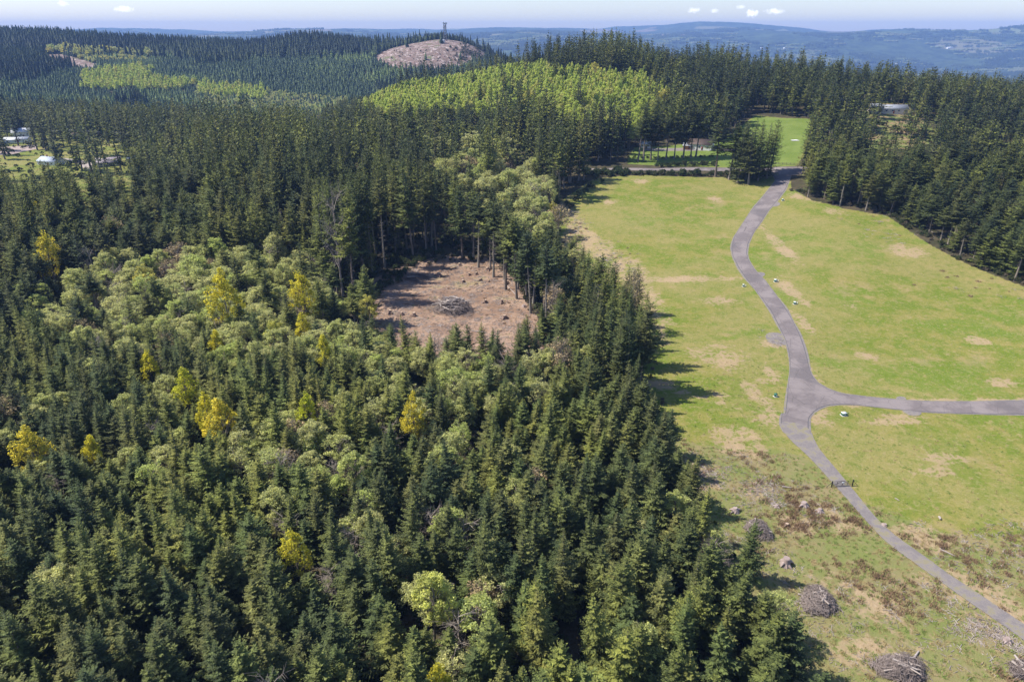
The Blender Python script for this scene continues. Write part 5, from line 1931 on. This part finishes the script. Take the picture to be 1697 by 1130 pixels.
small = [tuft(1, TG), tuft(2, TD), tuft(3, BR, 60, .55, .75, .06), tuft(4, BR, 40, .4, .55, .05), chips(5, LOGM), chips(6, STICK), tuft(7, TG, 30, .2, .45, .05)]
tp = []
def spray(npt, region, weights, smin, smax, dens=None, seed=1, thr=.5):
    xs = np.array(region)
    lo, hi = xs.min(0), xs.max(0)
    x, y = RS.uniform(lo[0], hi[0], npt), RS.uniform(lo[1], hi[1], npt)
    m = inpoly(x, y, region)
    if dens:
        m &= fbm(x / dens, y / dens, seed, 3) > thr
    x, y = x[m], y[m]
    pk = RS.choice(len(weights), len(x), p=np.array(weights) / sum(weights))
    tp.append(np.column_stack([x, y, RS.uniform(smin, smax, len(x)), pk]))
rough_w = world_poly([(1085, 700), (1150, 740), (1300, 750), (1350, 770), (1420, 830), (1560, 880), (1697, 860), (1780, 900), (1780, 1129), (1290, 1129), (1208, 960), (1165, 880), (1128, 830)])
mead_w = world_poly([(1070, 600), (1290, 600), (1290, 560), (1380, 560), (1380, 650), (1697, 700), (1760, 800), (1760, 1120), (1300, 1129), (1200, 950), (1080, 700)])
spray(6000, rough_w, [2, 4, 0, 0, .0, 0, 1], .6, 1.3)
spray(1500, rough_w, [0, 0, 5, 6, 0, 0, 0], .4, 1.3, 7, 12, .56)
spray(900, rough_w, [0, 0, 0, 0, 4, 5, 0], .4, 1.1, 14, 15, .50)
spray(2600, mead_w, [1, 2, 0, 0, 0, 0, 1], .4, 1.0)
spray(3000, clear_w, [0, .6, 0, .5, 4, 4, .3], .4, 1.3)
for (u, v, ru, rv, nn, ws) in ((1335, 845, 40, 20, 240, [0, .5, 5, 6, .6, .6, 0]), (1300, 870, 34, 18, 150, [0, .5, 5, 6, .5, .5, 0]), (1420, 860, 26, 22, 90, [0, 1, 4, 6, .5, .5, 0]),
                               (1500, 985, 50, 30, 130, [0, .5, 5, 6, .4, .4, 0]), (1560, 910, 60, 20, 120, [0, .5, 4, 6, .5, .5, 0]), (1640, 950, 50, 28, 150, [0, .5, 5, 6, .5, .5, 0]),
                               (1265, 815, 26, 20, 130, [0, 1, 0, .5, 5, 5, 0]), (1160, 785, 30, 20, 120, [0, 1, 0, 1, 4, 5, 0]), (1610, 1035, 30, 20, 90, [0, 1, 0, 0, 5, 5, 0]),
                               (1660, 1060, 26, 20, 80, [0, 1, 0, 0, 5, 5, 0]), (1245, 760, 40, 10, 50, [0, 0, 3, 5, 1, 2, 0]), (1480, 360, 60, 12, 50, [0, 0, 1, 1, 3, 3, 0]), (1480, 390, 30, 8, 40, [0, 0, 1, 1, 4, 4, 0]),
                               (955, 375, 14, 26, 200, [0, 1, 1, 1, 5, 5, 0]), (1010, 432, 26, 20, 200, [0, 1, 0, 1, 5, 5, 0]), (1640, 480, 50, 18, 60, [0, 0, 3, 4, 1, 1, 0]), (1290, 565, 16, 8, 40, [0, 0, 0, 0, 5, 5, 0])):
    g, gu, gv = ground(u, v), ground(u + ru, v), ground(u, v + rv)
    rx, ry = abs(gu[0] - g[0]), max(1.5, abs(gv[1] - g[1]))
    pk = RS.choice(7, nn, p=np.array(ws) / sum(ws))
    nn = int(nn * (.6 if ws[2] + ws[3] < 5 else .33))
    pk = pk[:nn]
    tp.append(np.column_stack([g[0] + RS.normal(size=nn) * rx * .8, g[1] + RS.normal(size=nn) * ry * .8, RS.uniform(.5, 1.3, nn), pk]))
tp = np.concatenate(tp)
tw = [(float(a_), float(b_)) for a_, b_ in grow(TRACK, .0)]
rw = grow(ROAD, .9)
m = ~(inpoly(tp[:, 0], tp[:, 1], rw) | inpoly(tp[:, 0], tp[:, 1], tw))
tp = tp[m]
scatter('ground_litter', small, np.column_stack([tp[:, :2], hgt(tp[:, 0], tp[:, 1])]), tp[:, 3].astype(int), RS.uniform(0, 6, len(tp)), np.column_stack([tp[:, 2]] * 3), 'grass tufts, dead bracken and wood chips strewn over the meadow')
print('litter', len(tp))

# ------------------------------------------------------------------ haze
zlo, zhi = float(gme_v[:, 2].min()) - 1.5, float(max(gme_v[:, 2].max(), CAMZ)) + 6
mb = MB()
mb.box((0, 0, (zlo + zhi) / 2), (25900, 25900, zhi - zlo))
hz = bpy.data.objects.new('haze', mb.mesh('haze', []))
hm = bpy.data.materials.new('haze_air')
hm.use_nodes = True
hm.node_tree.nodes.clear()
ho = hm.node_tree.nodes.new('ShaderNodeOutputMaterial')
hv = hm.node_tree.nodes.new('ShaderNodeVolumePrincipled')
hv.inputs['Density'].default_value = HAZE_DENSITY
hv.inputs['Color'].default_value = (*HAZE_COLOR, 1)
hv.inputs['Anisotropy'].default_value = 0.0
hm.node_tree.links.new(hv.outputs[0], ho.inputs['Volume'])
hz.data.materials.append(hm)
link(hz)
tag(hz, 'thin blue haze filling the whole valley', kind='stuff')
print('haze', zlo, zhi)
